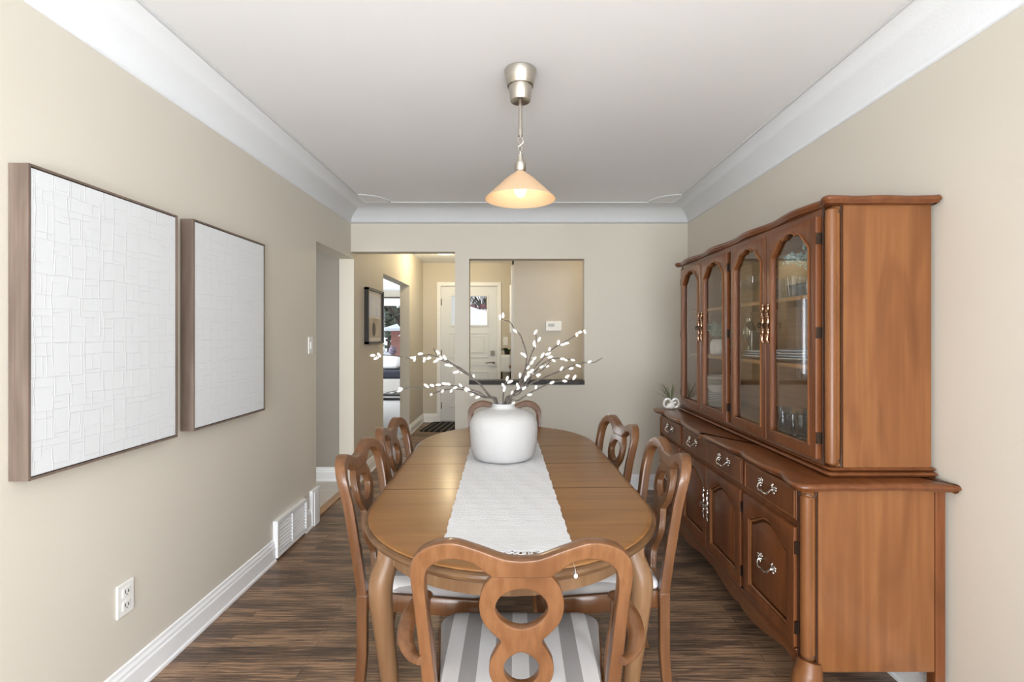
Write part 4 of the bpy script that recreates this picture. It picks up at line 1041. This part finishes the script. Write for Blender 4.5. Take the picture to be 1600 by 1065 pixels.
# ledge with serpentine front
fr_h = [(0.957, 1.664), (0.944, 1.675), (0.938, 1.70), (0.944, 1.745), (0.960, 1.80), (0.972, 1.835), (0.966, 1.86), (0.958, 1.90), (0.952, 1.98), (0.953, 2.06), (0.962, 2.12), (0.972, 2.155), (0.967, 2.18), (0.957, 2.22), (0.948, 2.32), (0.943, 2.44), (0.942, 2.55)]
cY = (BY0+BY1)/2
front = fr_h+[(x, 2*cY-y) for (x, y) in reversed(fr_h)]
front = [(v.x, v.y) for v in catmull([(a, b, 0) for a, b in front], 3)]
side = [(1.475, 1.655), (1.472, 1.650), (1.45, 1.652), (1.38, 1.664), (1.28, 1.672), (1.20, 1.668), (1.155, 1.660), (1.13, 1.668), (1.10, 1.668), (1.03, 1.660), (0.985, 1.657)]
def ledge_outline(side, front, xb):
    s2 = [(x, 2*cY-y) for (x, y) in reversed(side)]
    pts = side+front+s2
    return list(reversed(pts))
lo_ = ledge_outline(side, front, 1.475)
def ledge_prof(z0, z1):
    h = z1-z0
    return [(0.018, z0), (0.008, z0+0.1*h), (0.006, z0+0.3*h), (0.0, z0+0.42*h), (-0.002, z0+0.6*h), (0.001, z0+0.8*h), (0.006, z0+0.95*h), (0.012, z1)]
MB().loft(lo_, ledge_prof(0.795, 0.824)).build('ledge_top', M['cab_h'], bf, smooth=50)

def bail_pull(par, y, z, x, s=1.15):
    m = MB()
    for k in (-1, 1):
        yy = y+k*0.040*s
        m.tube([(x, yy, z+0.004), (x-0.014, yy, z+0.002)], [0.006*s, 0.004*s], 8)
        m.ball((x-0.003, yy, z+0.006), 0.004, 0.011*s, 0.008*s, 10, 6)
        for (dy, dz, r) in ((0.010, 0.012, 0.0045), (0.016, 0.004, 0.004), (-0.008, 0.014, 0.004), (0.004, -0.008, 0.0042), (0.018, 0.013, 0.0032), (-0.002, 0.020, 0.003)):
            m.ball((x-0.003, yy+k*dy*s, z+dz*s), 0.004, r*s*1.3, r*s*1.2, 8, 5)
    m.tube(catmull([(x-0.014, y-0.040*s, z+0.002), (x-0.020, y-0.034*s, z-0.010*s), (x-0.022, y-0.024*s, z-0.016*s), (x-0.023, y-0.010*s, z-0.016*s), (x-0.024, y, z-0.013*s), (x-0.023, y+0.010*s, z-0.016*s), (x-0.022, y+0.024*s, z-0.016*s), (x-0.020, y+0.034*s, z-0.010*s), (x-0.014, y+0.040*s, z+0.002)], 4), [0.003, 0.0045, 0.0035, 0.005, 0.0035, 0.0045, 0.003], 8)
    return m.build('bail_pull', M['pewter'], par)
def tall_pull(par, y, z, x, mat, h=0.085, side=1):
    m = MB()
    pts = []
    for k in range(25):
        t_ = k/24; zz = z-h+2*h*t_; pts.append((x-0.003, y+0.004*math.sin(t_*PI*6), zz))
    rad = [0.0025+0.0045*abs(math.sin(k/24*PI*5))*(1-0.3*abs(k-12)/12) for k in range(25)]
    m.tube(pts, rad, 8, up=(1, 0, 0))
    for k in range(7):
        zz = z-h+2*h*k/6; m.ball((x-0.004, y+0.006*(1 if k % 2 else -1), zz), 0.004, 0.006, 0.007, 8, 5)
    pl_ = m.build('escutcheon', mat, par)
    q = MB(); q.tube([(x, y, z), (x-0.016, y, z)], 0.0035, 8)
    torus(q, (x-0.018, y, z-0.008), 0.011, 0.002, (0, 1, 0), (0, 0, 1), 16, 6)
    q.build('ring_pull', mat if mat is M['pewter'] else M['iron'], pl_)
    return pl_
DR = [(1.744, 2.137), (2.165, 2.995), (3.003-0.0+0.02, 3.356)]
for i, (y0, y1) in enumerate(((1.745, 2.135), (2.166, 2.934), (2.965, 3.355))):
    m = MB().box(BX-0.006, y0, 0.672, BX+0.006, y1, 0.786)
    d = m.build('drawer', M['cab'], bf, smooth=0, bevel=0.003)
    rim = MB()
    for (a0, b0, a1, b1) in ((y0+0.006, 0.678, y1-0.006, 0.682), (y0+0.006, 0.776, y1-0.006, 0.780), (y0+0.006, 0.678, y0+0.010, 0.780), (y1-0.010, 0.678, y1-0.006, 0.780)): rim.box(BX-0.0095, a0, b0, BX-0.005, a1, b1)
    rim.build('drawer_bead', M['cab_side'], d, smooth=0, bevel=0.001)
    if i == 1: bail_pull(d, 2.345, 0.732, BX-0.006); bail_pull(d, 2.755, 0.732, BX-0.006)
    else: bail_pull(d, (y0+y1)/2, 0.732, BX-0.006)
def panel_door(y0, y1, z0, z1, pull):
    w_ = y1-y0; st = 0.048
    def arch(yc, hw, zb, zt, rise):
        pts = [(yc-hw, zb), (yc+hw, zb), (yc+hw, zt-rise)]
        for k in range(1, 12):
            t_ = k/12; u = hw*(1-2*t_); s_ = (1-abs(u/hw)); zz = zt-rise+rise*(3*s_**2-2*s_**3)**0.8; pts.append((yc+u, zz))
        pts += [(yc-hw, zt-rise)]
        return pts
    yc = (y0+y1)/2
    hole = arch(yc, w_/2-st, z0+st, z1-0.040, 0.055)
    fr2 = plate([(y0, z0), (y1, z0), (y1, z1), (y0, z1)], [hole], 0.020, 0.003)
    d = fr2.xf(lambda v: (BX-0.004-v.z, v.x, v.y)).build('door', M['cab'], bf, smooth=40)
    pm = plate(arch(yc, w_/2-st-0.020, z0+st+0.020, z1-0.060, 0.050), [], 0.010, 0.004).xf(lambda v: (BX-0.003-v.z, v.x, v.y))
    pm.build('raised_panel', M['cab'], d, smooth=40)
    bd = MB().tube([(BX-0.006, p[0], p[1]) for p in arch(yc, w_/2-st-0.005, z0+st+0.005, z1-0.045, 0.054)]+[(BX-0.006, yc-(w_/2-st-0.005), z0+st+0.005)], 0.005, 6, up=(1, 0, 0))
    bd.build('panel_bead', M['cab_side'], d)
    if pull == 'bail': bail_pull(d, yc, (z0+z1)/2-0.01, BX-0.008)
    elif pull == 'lo': tall_pull(d, y0+0.022, (z0+z1)/2+0.02, BX-0.014, M['pewter'], 0.075)
    elif pull == 'hi': tall_pull(d, y1-0.022, (z0+z1)/2+0.02, BX-0.014, M['pewter'], 0.075)
    hy = y0-0.003 if pull in ('bail', 'hi') and yc < cY else (y1+0.003)
    for zz in (z0+0.07, z1-0.07): MB().box(BX-0.012, hy-0.004, zz-0.022, BX+0.002, hy+0.004, zz+0.022).build('hinge', M['iron'], d, smooth=0)
    return d
panel_door(1.745, 2.135, 0.232, 0.650, 'bail')
panel_door(2.166, 2.547, 0.232, 0.650, 'hi')
panel_door(2.553, 2.934, 0.232, 0.650, 'lo')
panel_door(2.965, 3.355, 0.232, 0.650, 'bail')

# ------------------------------------------------------------------ china hutch
HX, HY0, HY1, HXB = 1.105, 1.755, 3.335, 1.46
ht = empty('china_hutch', ((HX+HXB)/2, (HY0+HY1)/2, 0.825), 'brown wooden china hutch with four arched glass doors standing on the buffet', 'china hutch')
def hbox(n, mat, *b, bev=0.0): return MB().box(*b).build(n, mat, ht, smooth=0, bevel=bev)
hbox('side_panel', M['cab_side'], HX+0.046, HY0, 0.856, HXB, HY0+0.018, 1.778)
hbox('side_panel', M['cab_side'], HX+0.046, HY1-0.018, 0.856, HXB, HY1, 1.778)
hbox('back_panel', M['cab_in'], HXB-0.012, HY0+0.018, 0.856, HXB-0.002, HY1-0.018, 1.778)
hbox('bottom_board', M['cab_in'], HX+0.02, HY0+0.018, 0.856, HXB-0.012, HY1-0.018, 0.872)
hbox('top_board', M['cab_in'], HX+0.02, HY0+0.018, 1.760, HXB-0.012, HY1-0.018, 1.778)
corner_post(ht, HX+0.018, HY0, 0.856, 1.778, 1)
corner_post(ht, HX+0.018, HY1, 0.856, 1.778, -1)
hbox('front_rail', M['cab_h'], HX, HY0+0.045, 1.752, HX+0.02, HY1-0.045, 1.778)
hbox('front_rail', M['cab_h'], HX, HY0+0.045, 0.856, HX+0.02, HY1-0.045, 0.872)
hbox('end_stile', M['cab'], HX, 1.797, 0.872, HX+0.02, 1.822, 1.752)
hbox('end_stile', M['cab'], HX, 3.268, 0.872, HX+0.02, 3.293, 1.752)
hbox('center_stile', M['cab'], HX, 2.522, 0.872, HX+0.03, 2.568, 1.752)
hbox('shelf', M['cab_in'], HX+0.05, HY0+0.018, 1.466, HXB-0.012, HY1-0.018, 1.482)
hbox('shelf', M['cab_in'], HX+0.05, HY0+0.018, 1.186, HXB-0.012, HY1-0.018, 1.202)
def rect_side(x0, dy, xb):  # outline for hutch mouldings
    f = [(x0+0.025, HY0-dy), (x0+0.006, HY0-dy+0.006), (x0, HY0-dy+0.025)]
    return f
def mould(name, off, wave, z0, z1, mat):
    x0 = HX-off
    fh = [(x0+0.016, HY0-off), (x0+0.004, HY0-off+0.008), (x0, HY0-off+0.03)]
    for k in range(1, 22):
        y = HY0-off+0.03+(cY-0.03+off-HY0)*k/22
        b_ = math.sin((y-HY0)*PI/0.385)
        fh.append((x0+wave*(0.5+0.5*math.cos((y-HY0)*2*PI/0.39))*1.0-wave*0.0, y))
    fr_ = fh+[(x, 2*cY-y) for (x, y) in reversed(fh)]
    fr_ = [(v.x, v.y) for v in catmull([(a, b, 0) for a, b in fr_], 2)]
    xb = HXB+0.012
    sd = [(xb, HY0-off+0.004), (xb-0.006, HY0-off-0.002)]
    for k in range(1, 16):
        x = xb-0.006+(x0+0.03-xb+0.006)*k/16; sd.append((x, HY0-off+wave*0.5*(0.5-0.5*math.cos((xb-x)*2*PI/0.19))))
    return MB().loft(ledge_outline(sd, fr_, xb), ledge_prof(z0, z1) if z1 > z0 else None).build(name, mat, ht, smooth=50)
mould('base_moulding', 0.018, 0.0, 0.8245, 0.8425, M['cab_h'])
mould('base_moulding', 0.010, 0.0, 0.8425, 0.857, M['cab_h'])
mould('crown', 0.034, 0.020, 1.778, 1.808, M['cab_h'])
def glass_door(y0, y1, side_):
    z0, z1 = 0.874, 1.750; st = 0.042
    yc = (y0+y1)/2; hw = (y1-y0)/2-st
    half = [(hw, 0.918), (hw, 1.640), (hw*0.97, 1.652), (hw*0.86, 1.664), (hw*0.72, 1.684), (hw*0.58, 1.704), (hw*0.46, 1.712), (hw*0.38, 1.711), (hw*0.34, 1.706), (hw*0.26, 1.716), (hw*0.14, 1.723), (0, 1.725)]
    hole = [(yc+u, z) for u, z in half]+[(yc-u, z) for u, z in reversed(half[:-1])]
    fr2 = plate([(y0, z0), (y1, z0), (y1, z1), (y0, z1)], [hole], 0.022, 0.003)
    d = fr2.xf(lambda v: (HX-0.010-v.z, v.x, v.y)).build('glass_door', M['cab'], ht, smooth=40)
    bd = MB().tube([(HX-0.022, p[0], p[1]) for p in hole+[hole[0]]], 0.0042, 6, up=(1, 0, 0)); bd.build('glazing_bead', M['cab_side'], d)
    MB().box(HX-0.008, yc-hw-0.01, 0.908, HX-0.005, yc+hw+0.01, 1.735).build('glass_pane', M['cab_pane'], d, smooth=0)
    ye = y0+0.020 if side_ == 'lo' else y1-0.020
    tall_pull(d, ye, 1.372, HX-0.023, M['brass'], 0.080)
    yh = y1+0.004 if side_ == 'lo' else y0-0.004
    for zz in (0.95, 1.33, 1.67): MB().box(HX-0.021, yh-0.003, zz-0.020, HX-0.001, yh+0.002, zz+0.020).build('hinge', M['iron'], d, smooth=0)
glass_door(1.805, 2.160, 'hi')
glass_door(2.166, 2.520, 'lo')
glass_door(2.570, 2.924, 'hi')
glass_door(2.930, 3.285, 'lo')

# ------------------------------------------------------------------ things in the hutch
def plate_mesh(r, h=0.016):
    return [(0.0, 0.0), (r*0.55, 0.0), (r*0.62, 0.003), (r, h), (r*0.99, h+0.003), (r*0.60, 0.0065), (0.0, 0.004)]
ords = ['lowest', 'second', 'third', 'fourth', 'fifth', 'sixth', 'seventh', 'eighth', 'ninth', 'tenth', 'eleventh']
sh1 = 0.8725
pm_ = MB().lathe(plate_mesh(0.125), (0, 0, 0), 40)
proto = None
for k in range(8):
    if proto is None: proto = pm_.build('dinner_plate', M['glaze'], loc=(0, 0, 0)); o = proto
    else: o = proto.copy(); col.objects.link(o)
    o.location = (1.285, 3.165, sh1+k*0.0105)
    tag(o, ('lowest' if k == 0 else ords[k]+' from the bottom')+' white dinner plate in the tall stack on the hutch floor', 'plate', 'plates stacked on the hutch floor')
zz = sh1+8*0.0105+0.006
for k in range(5):
    m = MB().lathe([(0.0, 0.0), (0.045, 0.0), (0.05, 0.004), (0.085, 0.034), (0.100, 0.052), (0.097, 0.053), (0.08, 0.036), (0.045, 0.008), (0.0, 0.006)], (0, 0, 0), 36)
    o = m.build('bowl', M['glaze'] if k % 2 == 0 else flat('cream_glaze', (0.78, 0.72, 0.58), 0.2), loc=(0, 0, 0)); o.location = (1.285, 3.165, zz+k*0.0125)
    tag(o, ['lowest', 'second', 'middle', 'fourth', 'topmost'][k]+' bowl nested above the tall plate stack in the hutch', 'bowl', 'bowls nested on the plate stack')
# platters on the middle shelf
pz = 1.2025
for k, (y, r, dz) in enumerate(((2.24, 0.135, 0), (2.24, 0.13, 0.0115), (2.24, 0.125, 0.023), (2.24, 0.12, 0.0345), (2.52, 0.13, 0), (2.52, 0.125, 0.0115), (2.52, 0.12, 0.023))):
    o = MB().lathe(plate_mesh(r), (0, 0, 0), 40).build('platter', M['glaze'] if k % 2 == 0 else M['glaze_blue'], loc=(0, 0, 0)); o.location = (1.285, y, pz+dz)
    st_ = 'four-plate stack on the middle hutch shelf by the near door' if k < 4 else 'three-plate stack on the middle hutch shelf by the jug'
    i_ = k if k < 4 else k-4
    nm = (['bottom', 'second', 'third', 'top'] if k < 4 else ['bottom', 'middle', 'top'])[i_]
    tag(o, nm+' serving plate of the '+st_, 'plate', 'serving plates on the middle shelf')
def tumbler(r, h, mat, n=24, flute=0.0):
    w_ = (lambda a, z: 1+flute*math.cos(n/2*a)) if flute else None
    return MB().lathe([(0.0, 0.0), (r*0.78, 0.0), (r*0.80, 0.003), (r, h), (r-0.002, h+0.001), (r*0.76, 0.008), (0.0, 0.007)], (0, 0, 0), n, wob=w_)
tproto = tumbler(0.036, 0.105, None, 24, 0.05).build('crystal_tumbler', M['crystal'], loc=(0, 0, 0))
spots = [(1.20, 2.13, 'by the near glass door edge'), (1.20, 2.215, 'beside the near door pulls'), (1.20, 2.385, 'just past the near door pulls'), (1.29, 2.14, 'in the row behind, near end'), (1.29, 2.23, 'in the row behind, middle'), (1.29, 2.40, 'in the row behind, by the third door'), (1.375, 2.17, 'against the hutch back, near end'), (1.375, 2.32, 'against the hutch back, far end')]
for k, (x, y, s_) in enumerate(spots):
    o = tproto if k == 0 else tproto.copy()
    if k: col.objects.link(o)
    o.location = (x, y, sh1); tag(o, 'cut crystal tumbler on the hutch floor '+s_, 'glass', 'crystal tumblers on the hutch floor')
gproto = tumbler(0.036, 0.095, None, 24, 0.03).build('drinking_glass', M['crystal'], loc=(0, 0, 0))
spots = [(1.22, 2.17, 'front row, beside the eucalyptus pot'), (1.22, 2.255, 'front row, second from the pot'), (1.22, 2.34, 'front row, third from the pot'), (1.31, 2.19, 'back row behind the pot side'), (1.31, 2.275, 'back row, middle'), (1.31, 2.36, 'back row, farthest from the pot')]
for k, (x, y, s_) in enumerate(spots):
    o = gproto if k == 0 else gproto.copy()
    if k: col.objects.link(o)
    o.location = (x, y, 1.4825); tag(o, 'ribbed drinking glass on the top hutch shelf, '+s_, 'glass', 'glasses on the top shelf')
wproto = MB().lathe([(0.0, 0.0), (0.032, 0.0), (0.033, 0.003), (0.006, 0.008), (0.004, 0.02), (0.004, 0.075), (0.02, 0.09), (0.036, 0.12), (0.034, 0.165), (0.033, 0.165), (0.034, 0.12), (0.018, 0.093), (0.0, 0.088)], (0, 0, 0), 24).build('wine_glass', M['crystal'], loc=(0, 0, 0))
for k, (x, y, s_) in enumerate(((1.30, 3.10, 'farthest along, behind the second door'), (1.36, 3.02, 'close against the hutch back'), (1.30, 2.74, 'alone behind the third door'))):
    o = wproto if k == 0 else wproto.copy()
    if k: col.objects.link(o)
    o.location = (x, y, 1.4825); tag(o, 'stemmed wine glass on the top hutch shelf, '+s_, 'wine glass', 'wine glasses on the top shelf')
# decanter with stopper, silver tray edge, teacup on the middle shelf
dc = empty('glass_decanter', (1.33, 2.84, 1.2025), 'dark reflective round decanter with a stopper on the middle hutch shelf', 'decanter')
MB().lathe([(0.0, 0.0), (0.028, 0.0), (0.03, 0.005), (0.018, 0.035), (0.012, 0.06), (0.025, 0.09), (0.036, 0.125), (0.034, 0.16), (0.020, 0.185), (0.016, 0.20), (0.018, 0.215), (0.0, 0.215)], (1.33, 2.84, 1.2025), 28).build('body', flat('smoked_silver', (0.30, 0.27, 0.20), 0.12, 1.0), dc)
MB().ball((1.33, 2.84, 1.2025+0.228), 0.012, 0.012, 0.016, 12, 8).build('stopper', M['brass'], dc)
tr_ = empty('standing_tray', (1.275, 2.665, 1.2025), 'upright silver edged tray behind the third hutch door', 'tray')
MB().box(1.262, 2.662, 1.2025, 1.375, 2.668, 1.342).build('panel', flat('dark_tray', (0.06, 0.05, 0.045), 0.2), tr_, smooth=0, bevel=0.002)
MB().box(1.257, 2.660, 1.2025, 1.264, 2.670, 1.346).box(1.257, 2.660, 1.34, 1.38, 2.670, 1.346).build('rim', M['chrome'], tr_, smooth=0, bevel=0.001)
cu = empty('silver_cup', (1.21, 2.74, 1.2025), 'small silver cup with a curled handle on the middle hutch shelf', 'cup')
MB().lathe([(0.0, 0.0), (0.02, 0.0), (0.012, 0.012), (0.026, 0.03), (0.032, 0.065), (0.030, 0.065), (0.022, 0.032), (0.0, 0.02)], (1.21, 2.74, 1.2025), 20).build('body', M['chrome'], cu)
hm = MB(); torus(hm, (1.21, 2.70, 1.245), 0.014, 0.003, (0, 1, 0), (0, 0, 1)); hm.build('handle', M['brass'], cu)

def disc_leaf(m, c, d, r):
    d = Vector(d).normalized(); a = Vector((0, 0, 1)).cross(d); a = a.normalized() if a.length > 1e-3 else Vector((1, 0, 0)); b_ = d.cross(a)
    n = 7; up = [Vector(c)+a*r*0.8*math.cos(2*PI*k/n)+b_*r*math.sin(2*PI*k/n)+d*0.0005 for k in range(n)]; dn = [p-d*0.001 for p in up]
    fs = [tuple(range(n)), tuple(range(2*n-1, n-1, -1))]+[(k, k+n, (k+1) % n+n, (k+1) % n) for k in range(n)]
    m.add(up+dn, fs)
def sprig_plant(name, c, label, pot_prof, mat_leaf, spread, height, nst, leaf, seed, lim=None, bias=(0, 0)):
    e = empty(name, c, label, 'plant'); r = random.Random(seed)
    MB().lathe(pot_prof, c, 32).build('pot', M['glaze'], e)
    ph = max(z for _, z in pot_prof)
    lm = MB(); sm = MB()
    for k in range(nst):
        a = r.uniform(0, 2*PI); sp = spread*math.sqrt(r.uniform(0.05, 1)); h = height*r.uniform(0.55, 1)*(1-0.35*sp/spread)
        b0 = Vector((c[0]+0.012*math.cos(a), c[1]+0.012*math.sin(a), c[2]+ph-0.01)); tip = Vector((c[0]+sp*math.cos(a)+bias[0], c[1]+sp*math.sin(a)+bias[1], c[2]+ph+h))
        if lim: tip.x = min(max(tip.x, lim[0]), lim[1]); tip.z = min(tip.z, lim[2])
        mid = (b0+tip)/2+Vector((0, 0, height*0.15)); pts = catmull([b0, mid, tip], 5); sm.tube(pts, 0.0011, 5)
        for q in pts[3:]:
            for _ in range(3):
                d = Vector((r.uniform(-1, 1), r.uniform(-1, 1), r.uniform(-0.3, 1)))
                disc_leaf(lm, q+d.normalized()*leaf*0.9, Vector((r.uniform(-1, 1), r.uniform(-1, 1), r.uniform(-0.2, 1))), leaf*r.uniform(0.6, 1))
    sm.build('stems', M['leaf_olive'], e); lm.build('leaves', mat_leaf, e, smooth=0)
    return e
sprig_plant('potted_greenery', (1.23, 3.03, 1.2025), 'white ceramic pot of dusty green sprigs on the middle hutch shelf',
            [(0.0, 0), (0.040, 0), (0.047, 0.008), (0.050, 0.04), (0.048, 0.075), (0.040, 0.088), (0.036, 0.095), (0.034, 0.095), (0.036, 0.085), (0.042, 0.07), (0.042, 0.012), (0, 0.01)],
            M['leaf_grey'], 0.09, 0.13, 44, 0.008, 4, (1.15, 1.40, 1.45))
sprig_plant('potted_eucalyptus', (1.22, 2.005, 1.4825), 'white pot of blue-green eucalyptus on the top hutch shelf behind the near door',
            [(0.0, 0), (0.036, 0), (0.045, 0.008), (0.047, 0.04), (0.044, 0.070), (0.034, 0.085), (0.032, 0.085), (0.04, 0.066), (0.04, 0.012), (0, 0.01)],
            M['leaf_blue'], 0.10, 0.15, 44, 0.009, 9, (1.14, 1.40, 1.735), (0.0, 0.07))

# grassy plant in a knotted white pot at the far end of the ledge
gp_ = empty('grass_plant', (1.045, 3.365, 0.8245), 'spiky grass plant in a white knotted holder on the far end of the buffet', 'plant')
pc = Vector((1.045, 3.365, 0.8245))
kb = MB()
for s in (-1, 1):
    torus(kb, pc+Vector((s*0.026, -0.01, 0.042)), 0.024, 0.0075, (1, 0, 0), (0, -0.25, 1), 20, 8, 1.25)
kb.ball(pc+Vector((0, 0, 0.022)), 0.028, 0.022, 0.022, 12, 8)
kb.tube([pc+Vector((-0.03, -0.012, 0.012)), pc+Vector((0.03, -0.012, 0.05))], 0.007, 8)
kb.build('knotted_holder', M['glaze'], gp_)
gl_ = MB(); r = random.Random(21)
for k in range(34):
    a = r.uniform(PI*0.55, PI*1.55); L = r.uniform(0.06, 0.135); zt_ = r.uniform(0.03, 0.14)
    leafblade(gl_, pc+Vector((0, 0, 0.045)), pc+Vector((L*math.cos(a), min(L*math.sin(a)*0.5, 0.05), 0.05+zt_)), 0.006, 0.25)
gl_.xf(lambda v: (v.x, v.y, v.z) if v.y > 3.345 or v.x < 1.06 else (1.06, v.y, v.z)).build('grass_blades', M['leaf_olive'], gp_, smooth=0)

# ------------------------------------------------------------------ living room beyond
sf = empty('sofa', (-2.9, 11.3, 0), 'grey sofa with white cushions and dark seat throw in the living room', 'sofa')
MB().box(-3.9, 10.9, 0.02, -2.0, 11.85, 0.38).build('base', M['sofa_grey'], sf, smooth=0, bevel=0.03)
MB().box(-3.9, 11.55, 0.38, -2.0, 11.85, 0.78).build('backrest', M['sofa_grey'], sf, smooth=0, bevel=0.05)
MB().box(-3.86, 10.88, 0.38, -2.04, 11.5, 0.55).build('seat_throw', M['navy'], sf, smooth=0, bevel=0.04)
for k in range(3):
    o = MB().box(-3.85+0.62*k, 11.28, 0.56, -3.25+0.62*k, 11.53, 0.86).build('cushion', M['cush_white'], loc=(-3.55+0.62*k, 11.42, 0.56), smooth=50, bevel=0.10, bseg=5)
    tag(o, 'large white cushion on the living room sofa, '+['farthest from the doorway', 'middle one of three', 'nearest the hall opening'][k], 'cushion', 'white sofa cushions')
o = MB().ball((-2.78, 11.25, 0.98), 0.09, 0.08, 0.10, 12, 8).build('cushion', mottled('purple_mottled_cloth', (0.03, 0.03, 0.05), (0.25, 0.2, 0.28), (40, 40, 40), 0.9), loc=(-2.82, 11.25, 0.88))
tag(o, 'small dark patterned cushion on top of the white sofa cushions', 'cushion')
o = MB().ball((-3.16, 11.25, 1.0), 0.22, 0.08, 0.12, 12, 8).build('blanket', M['cush_white'], loc=(-3.12, 11.25, 0.9))
tag(o, 'folded white blanket piled above the sofa cushions', 'blanket')
ct = empty('coffee_table', (-2.75, 10.4, 0), 'low black and silver table on the carpet before the living room sofa', 'coffee table')
MB().box(-3.3, 10.1, 0.09, -2.2, 10.6, 0.13).build('table_top', M['black'], ct, smooth=0, bevel=0.01)
for (x, y) in ((-3.25, 10.15), (-2.25, 10.15), (-3.25, 10.55), (-2.25, 10.55)): MB().box(x-0.02, y-0.02, 0, x+0.02, y+0.02, 0.09).build('leg', M['chrome'], ct, smooth=0)
MB().box(-3.0, 10.2, 0.13, -2.5, 10.4, 0.15).build('inlay', M['zebra'], ct, smooth=0)

# ------------------------------------------------------------------ outdoors
struct('ground_snow', MB().box(-40, 12.6, -0.35, 30, 70, -0.25), M['snow'], smooth=0)
def house(name, x0, x1, y0, y1, ze, zr, label, roof='x'):
    e = empty(name, ((x0+x1)/2, (y0+y1)/2, -0.25), label, 'house')
    MB().box(x0, y0, -0.25, x1, y1, ze).build('brick_wall', M['brick'], e, smooth=0)
    m = MB(); o_ = 0.4; ym = (y0+y1)/2; xr0, xr1 = x0+2.2, x1-2.2
    m.add([(x0-o_, y0-o_, ze), (x1+o_, y0-o_, ze), (x1+o_, y1+o_, ze), (x0-o_, y1+o_, ze), (xr0, ym, zr), (xr1, ym, zr),
           (x0-o_, y0-o_, ze-0.15), (x1+o_, y0-o_, ze-0.15), (x1+o_, y1+o_, ze-0.15), (x0-o_, y1+o_, ze-0.15)],
          [(0, 1, 5, 4), (1, 2, 5), (2, 3, 4, 5), (3, 0, 4), (0, 6, 7, 1), (1, 7, 8, 2), (2, 8, 9, 3), (3, 9, 6, 0), (6, 9, 8, 7)])
    m.build('snowy_roof', M['snow'], e, smooth=0)
    wi = MB().box(x0+1.5, y0-0.03, 0.6, x0+2.6, y0, 1.6); wi.build('house_window', M['trim'], e, smooth=0)
    return e
house('brick_house', -7.5, 1.0, 30, 38, 1.75, 3.0, 'red brick house with a snowy roof across the street, seen through the living room window')
house('brick_house', -9.2, -1.4, 17.0, 23.0, 1.15, 2.6, 'neighbouring house with a snow-covered roof seen through the front door glass') if False else None
sr = empty('snowy_shed', (-1.9, 18.0, -0.25), 'low snow-covered roof seen through the front door glass', 'shed')
MB().box(-3.7, 17.2, -0.25, 1.3, 20, 1.3).build('shed_wall', M['brick'], sr, smooth=0)
MB().add([(-4.0, 16.9, 1.3), (1.6, 16.9, 1.3), (1.6, 20.3, 1.3), (-4.0, 20.3, 1.3), (-2.3, 18.6, 2.42), (-1.75, 18.6, 2.42)],
         [(0, 1, 5, 4), (1, 2, 5), (2, 3, 4, 5), (3, 0, 4), (3, 2, 1, 0)]).build('snowy_roof', M['snow'], sr, smooth=0)
o = MB()
rr = random.Random(8)
for k in range(420):
    x = rr.uniform(-4.1, -0.6); o.ball((x, rr.uniform(23, 23.8), rr.uniform(-0.15, 2.72)), 0.16, 0.16, 0.14, 6, 4)
o = o.build('hedge', M['wine'], loc=(-2.5, 23.5, -0.25)); tag(o, 'dark red shrub hedge beyond the snowy roof', 'hedge', kind='stuff')
def conifer(x, y, h, rad, label, seed):
    e = empty('conifer_tree', (x, y, -0.25), label, 'tree', 'trees behind the houses'); r = random.Random(seed)
    MB().tube([(x, y, -0.25), (x, y, h*0.9)], [0.18, 0.04], 8).build('trunk', M['bark'], e)
    m = MB()
    for k in range(240):
        t_ = r.random()**0.8; z = 0.3+h*t_; ra = rad*(1-t_)+0.15; a = r.uniform(0, 2*PI); q = ra*math.sqrt(r.random())
        m.ball((x+q*math.cos(a), y+q*math.sin(a), z), 0.28, 0.28, 0.16, 6, 4)
    m.build('crown', M['tree'], e, smooth=0)
for k, (x, y, h, rad, lab) in enumerate(((-16.8, 46, 6.5, 1.9, 'tall dark conifer, leftmost behind the brick house'), (-12.2, 48, 5.5, 1.5, 'shorter dark conifer rising above the brick house roof'),
                                   (-9.0, 43, 5.6, 2.4, 'dark conifer behind the ridge of the brick house'), (-9.15, 26, 2.3, 0.9, 'rounded evergreen shrub beside the brick house wall'))):
    conifer(x, y, h, rad, lab, k)
def bare_tree(x, y, h, label, seed):
    e = empty('bare_tree', (x, y, -0.25), label, 'tree', 'bare trees beyond the hedge'); r = random.Random(seed)
    MB().tube([(x, y, -0.25), (x+0.1, y, h*0.45)], [0.16, 0.10], 8).build('trunk', M['bark'], e)
    m = MB()
    for k in range(170):
        z0 = r.uniform(0.8, h*0.6); a = r.uniform(0, 2*PI); L = r.uniform(0.8, 2.2)
        b0 = Vector((x+0.05, y, z0)); tip = b0+Vector((L*math.cos(a)*0.7, L*math.sin(a)*0.4, L))
        m.tube([b0, (b0+tip)/2+Vector((r.uniform(-.2, .2), 0, 0.0)), tip], [0.04, 0.025, 0.012], 5)
    m.build('branches', M['bark'], e)
for k, x in enumerate((-5.4, -3.5, -1.6)):
    bare_tree(x, 26+2.8*(k % 2), 4.2, ['bare tree furthest to the hinge side of the door glass', 'bare tree at the middle of the door glass', 'bare tree at the lock side of the door glass'][k], 30+k)
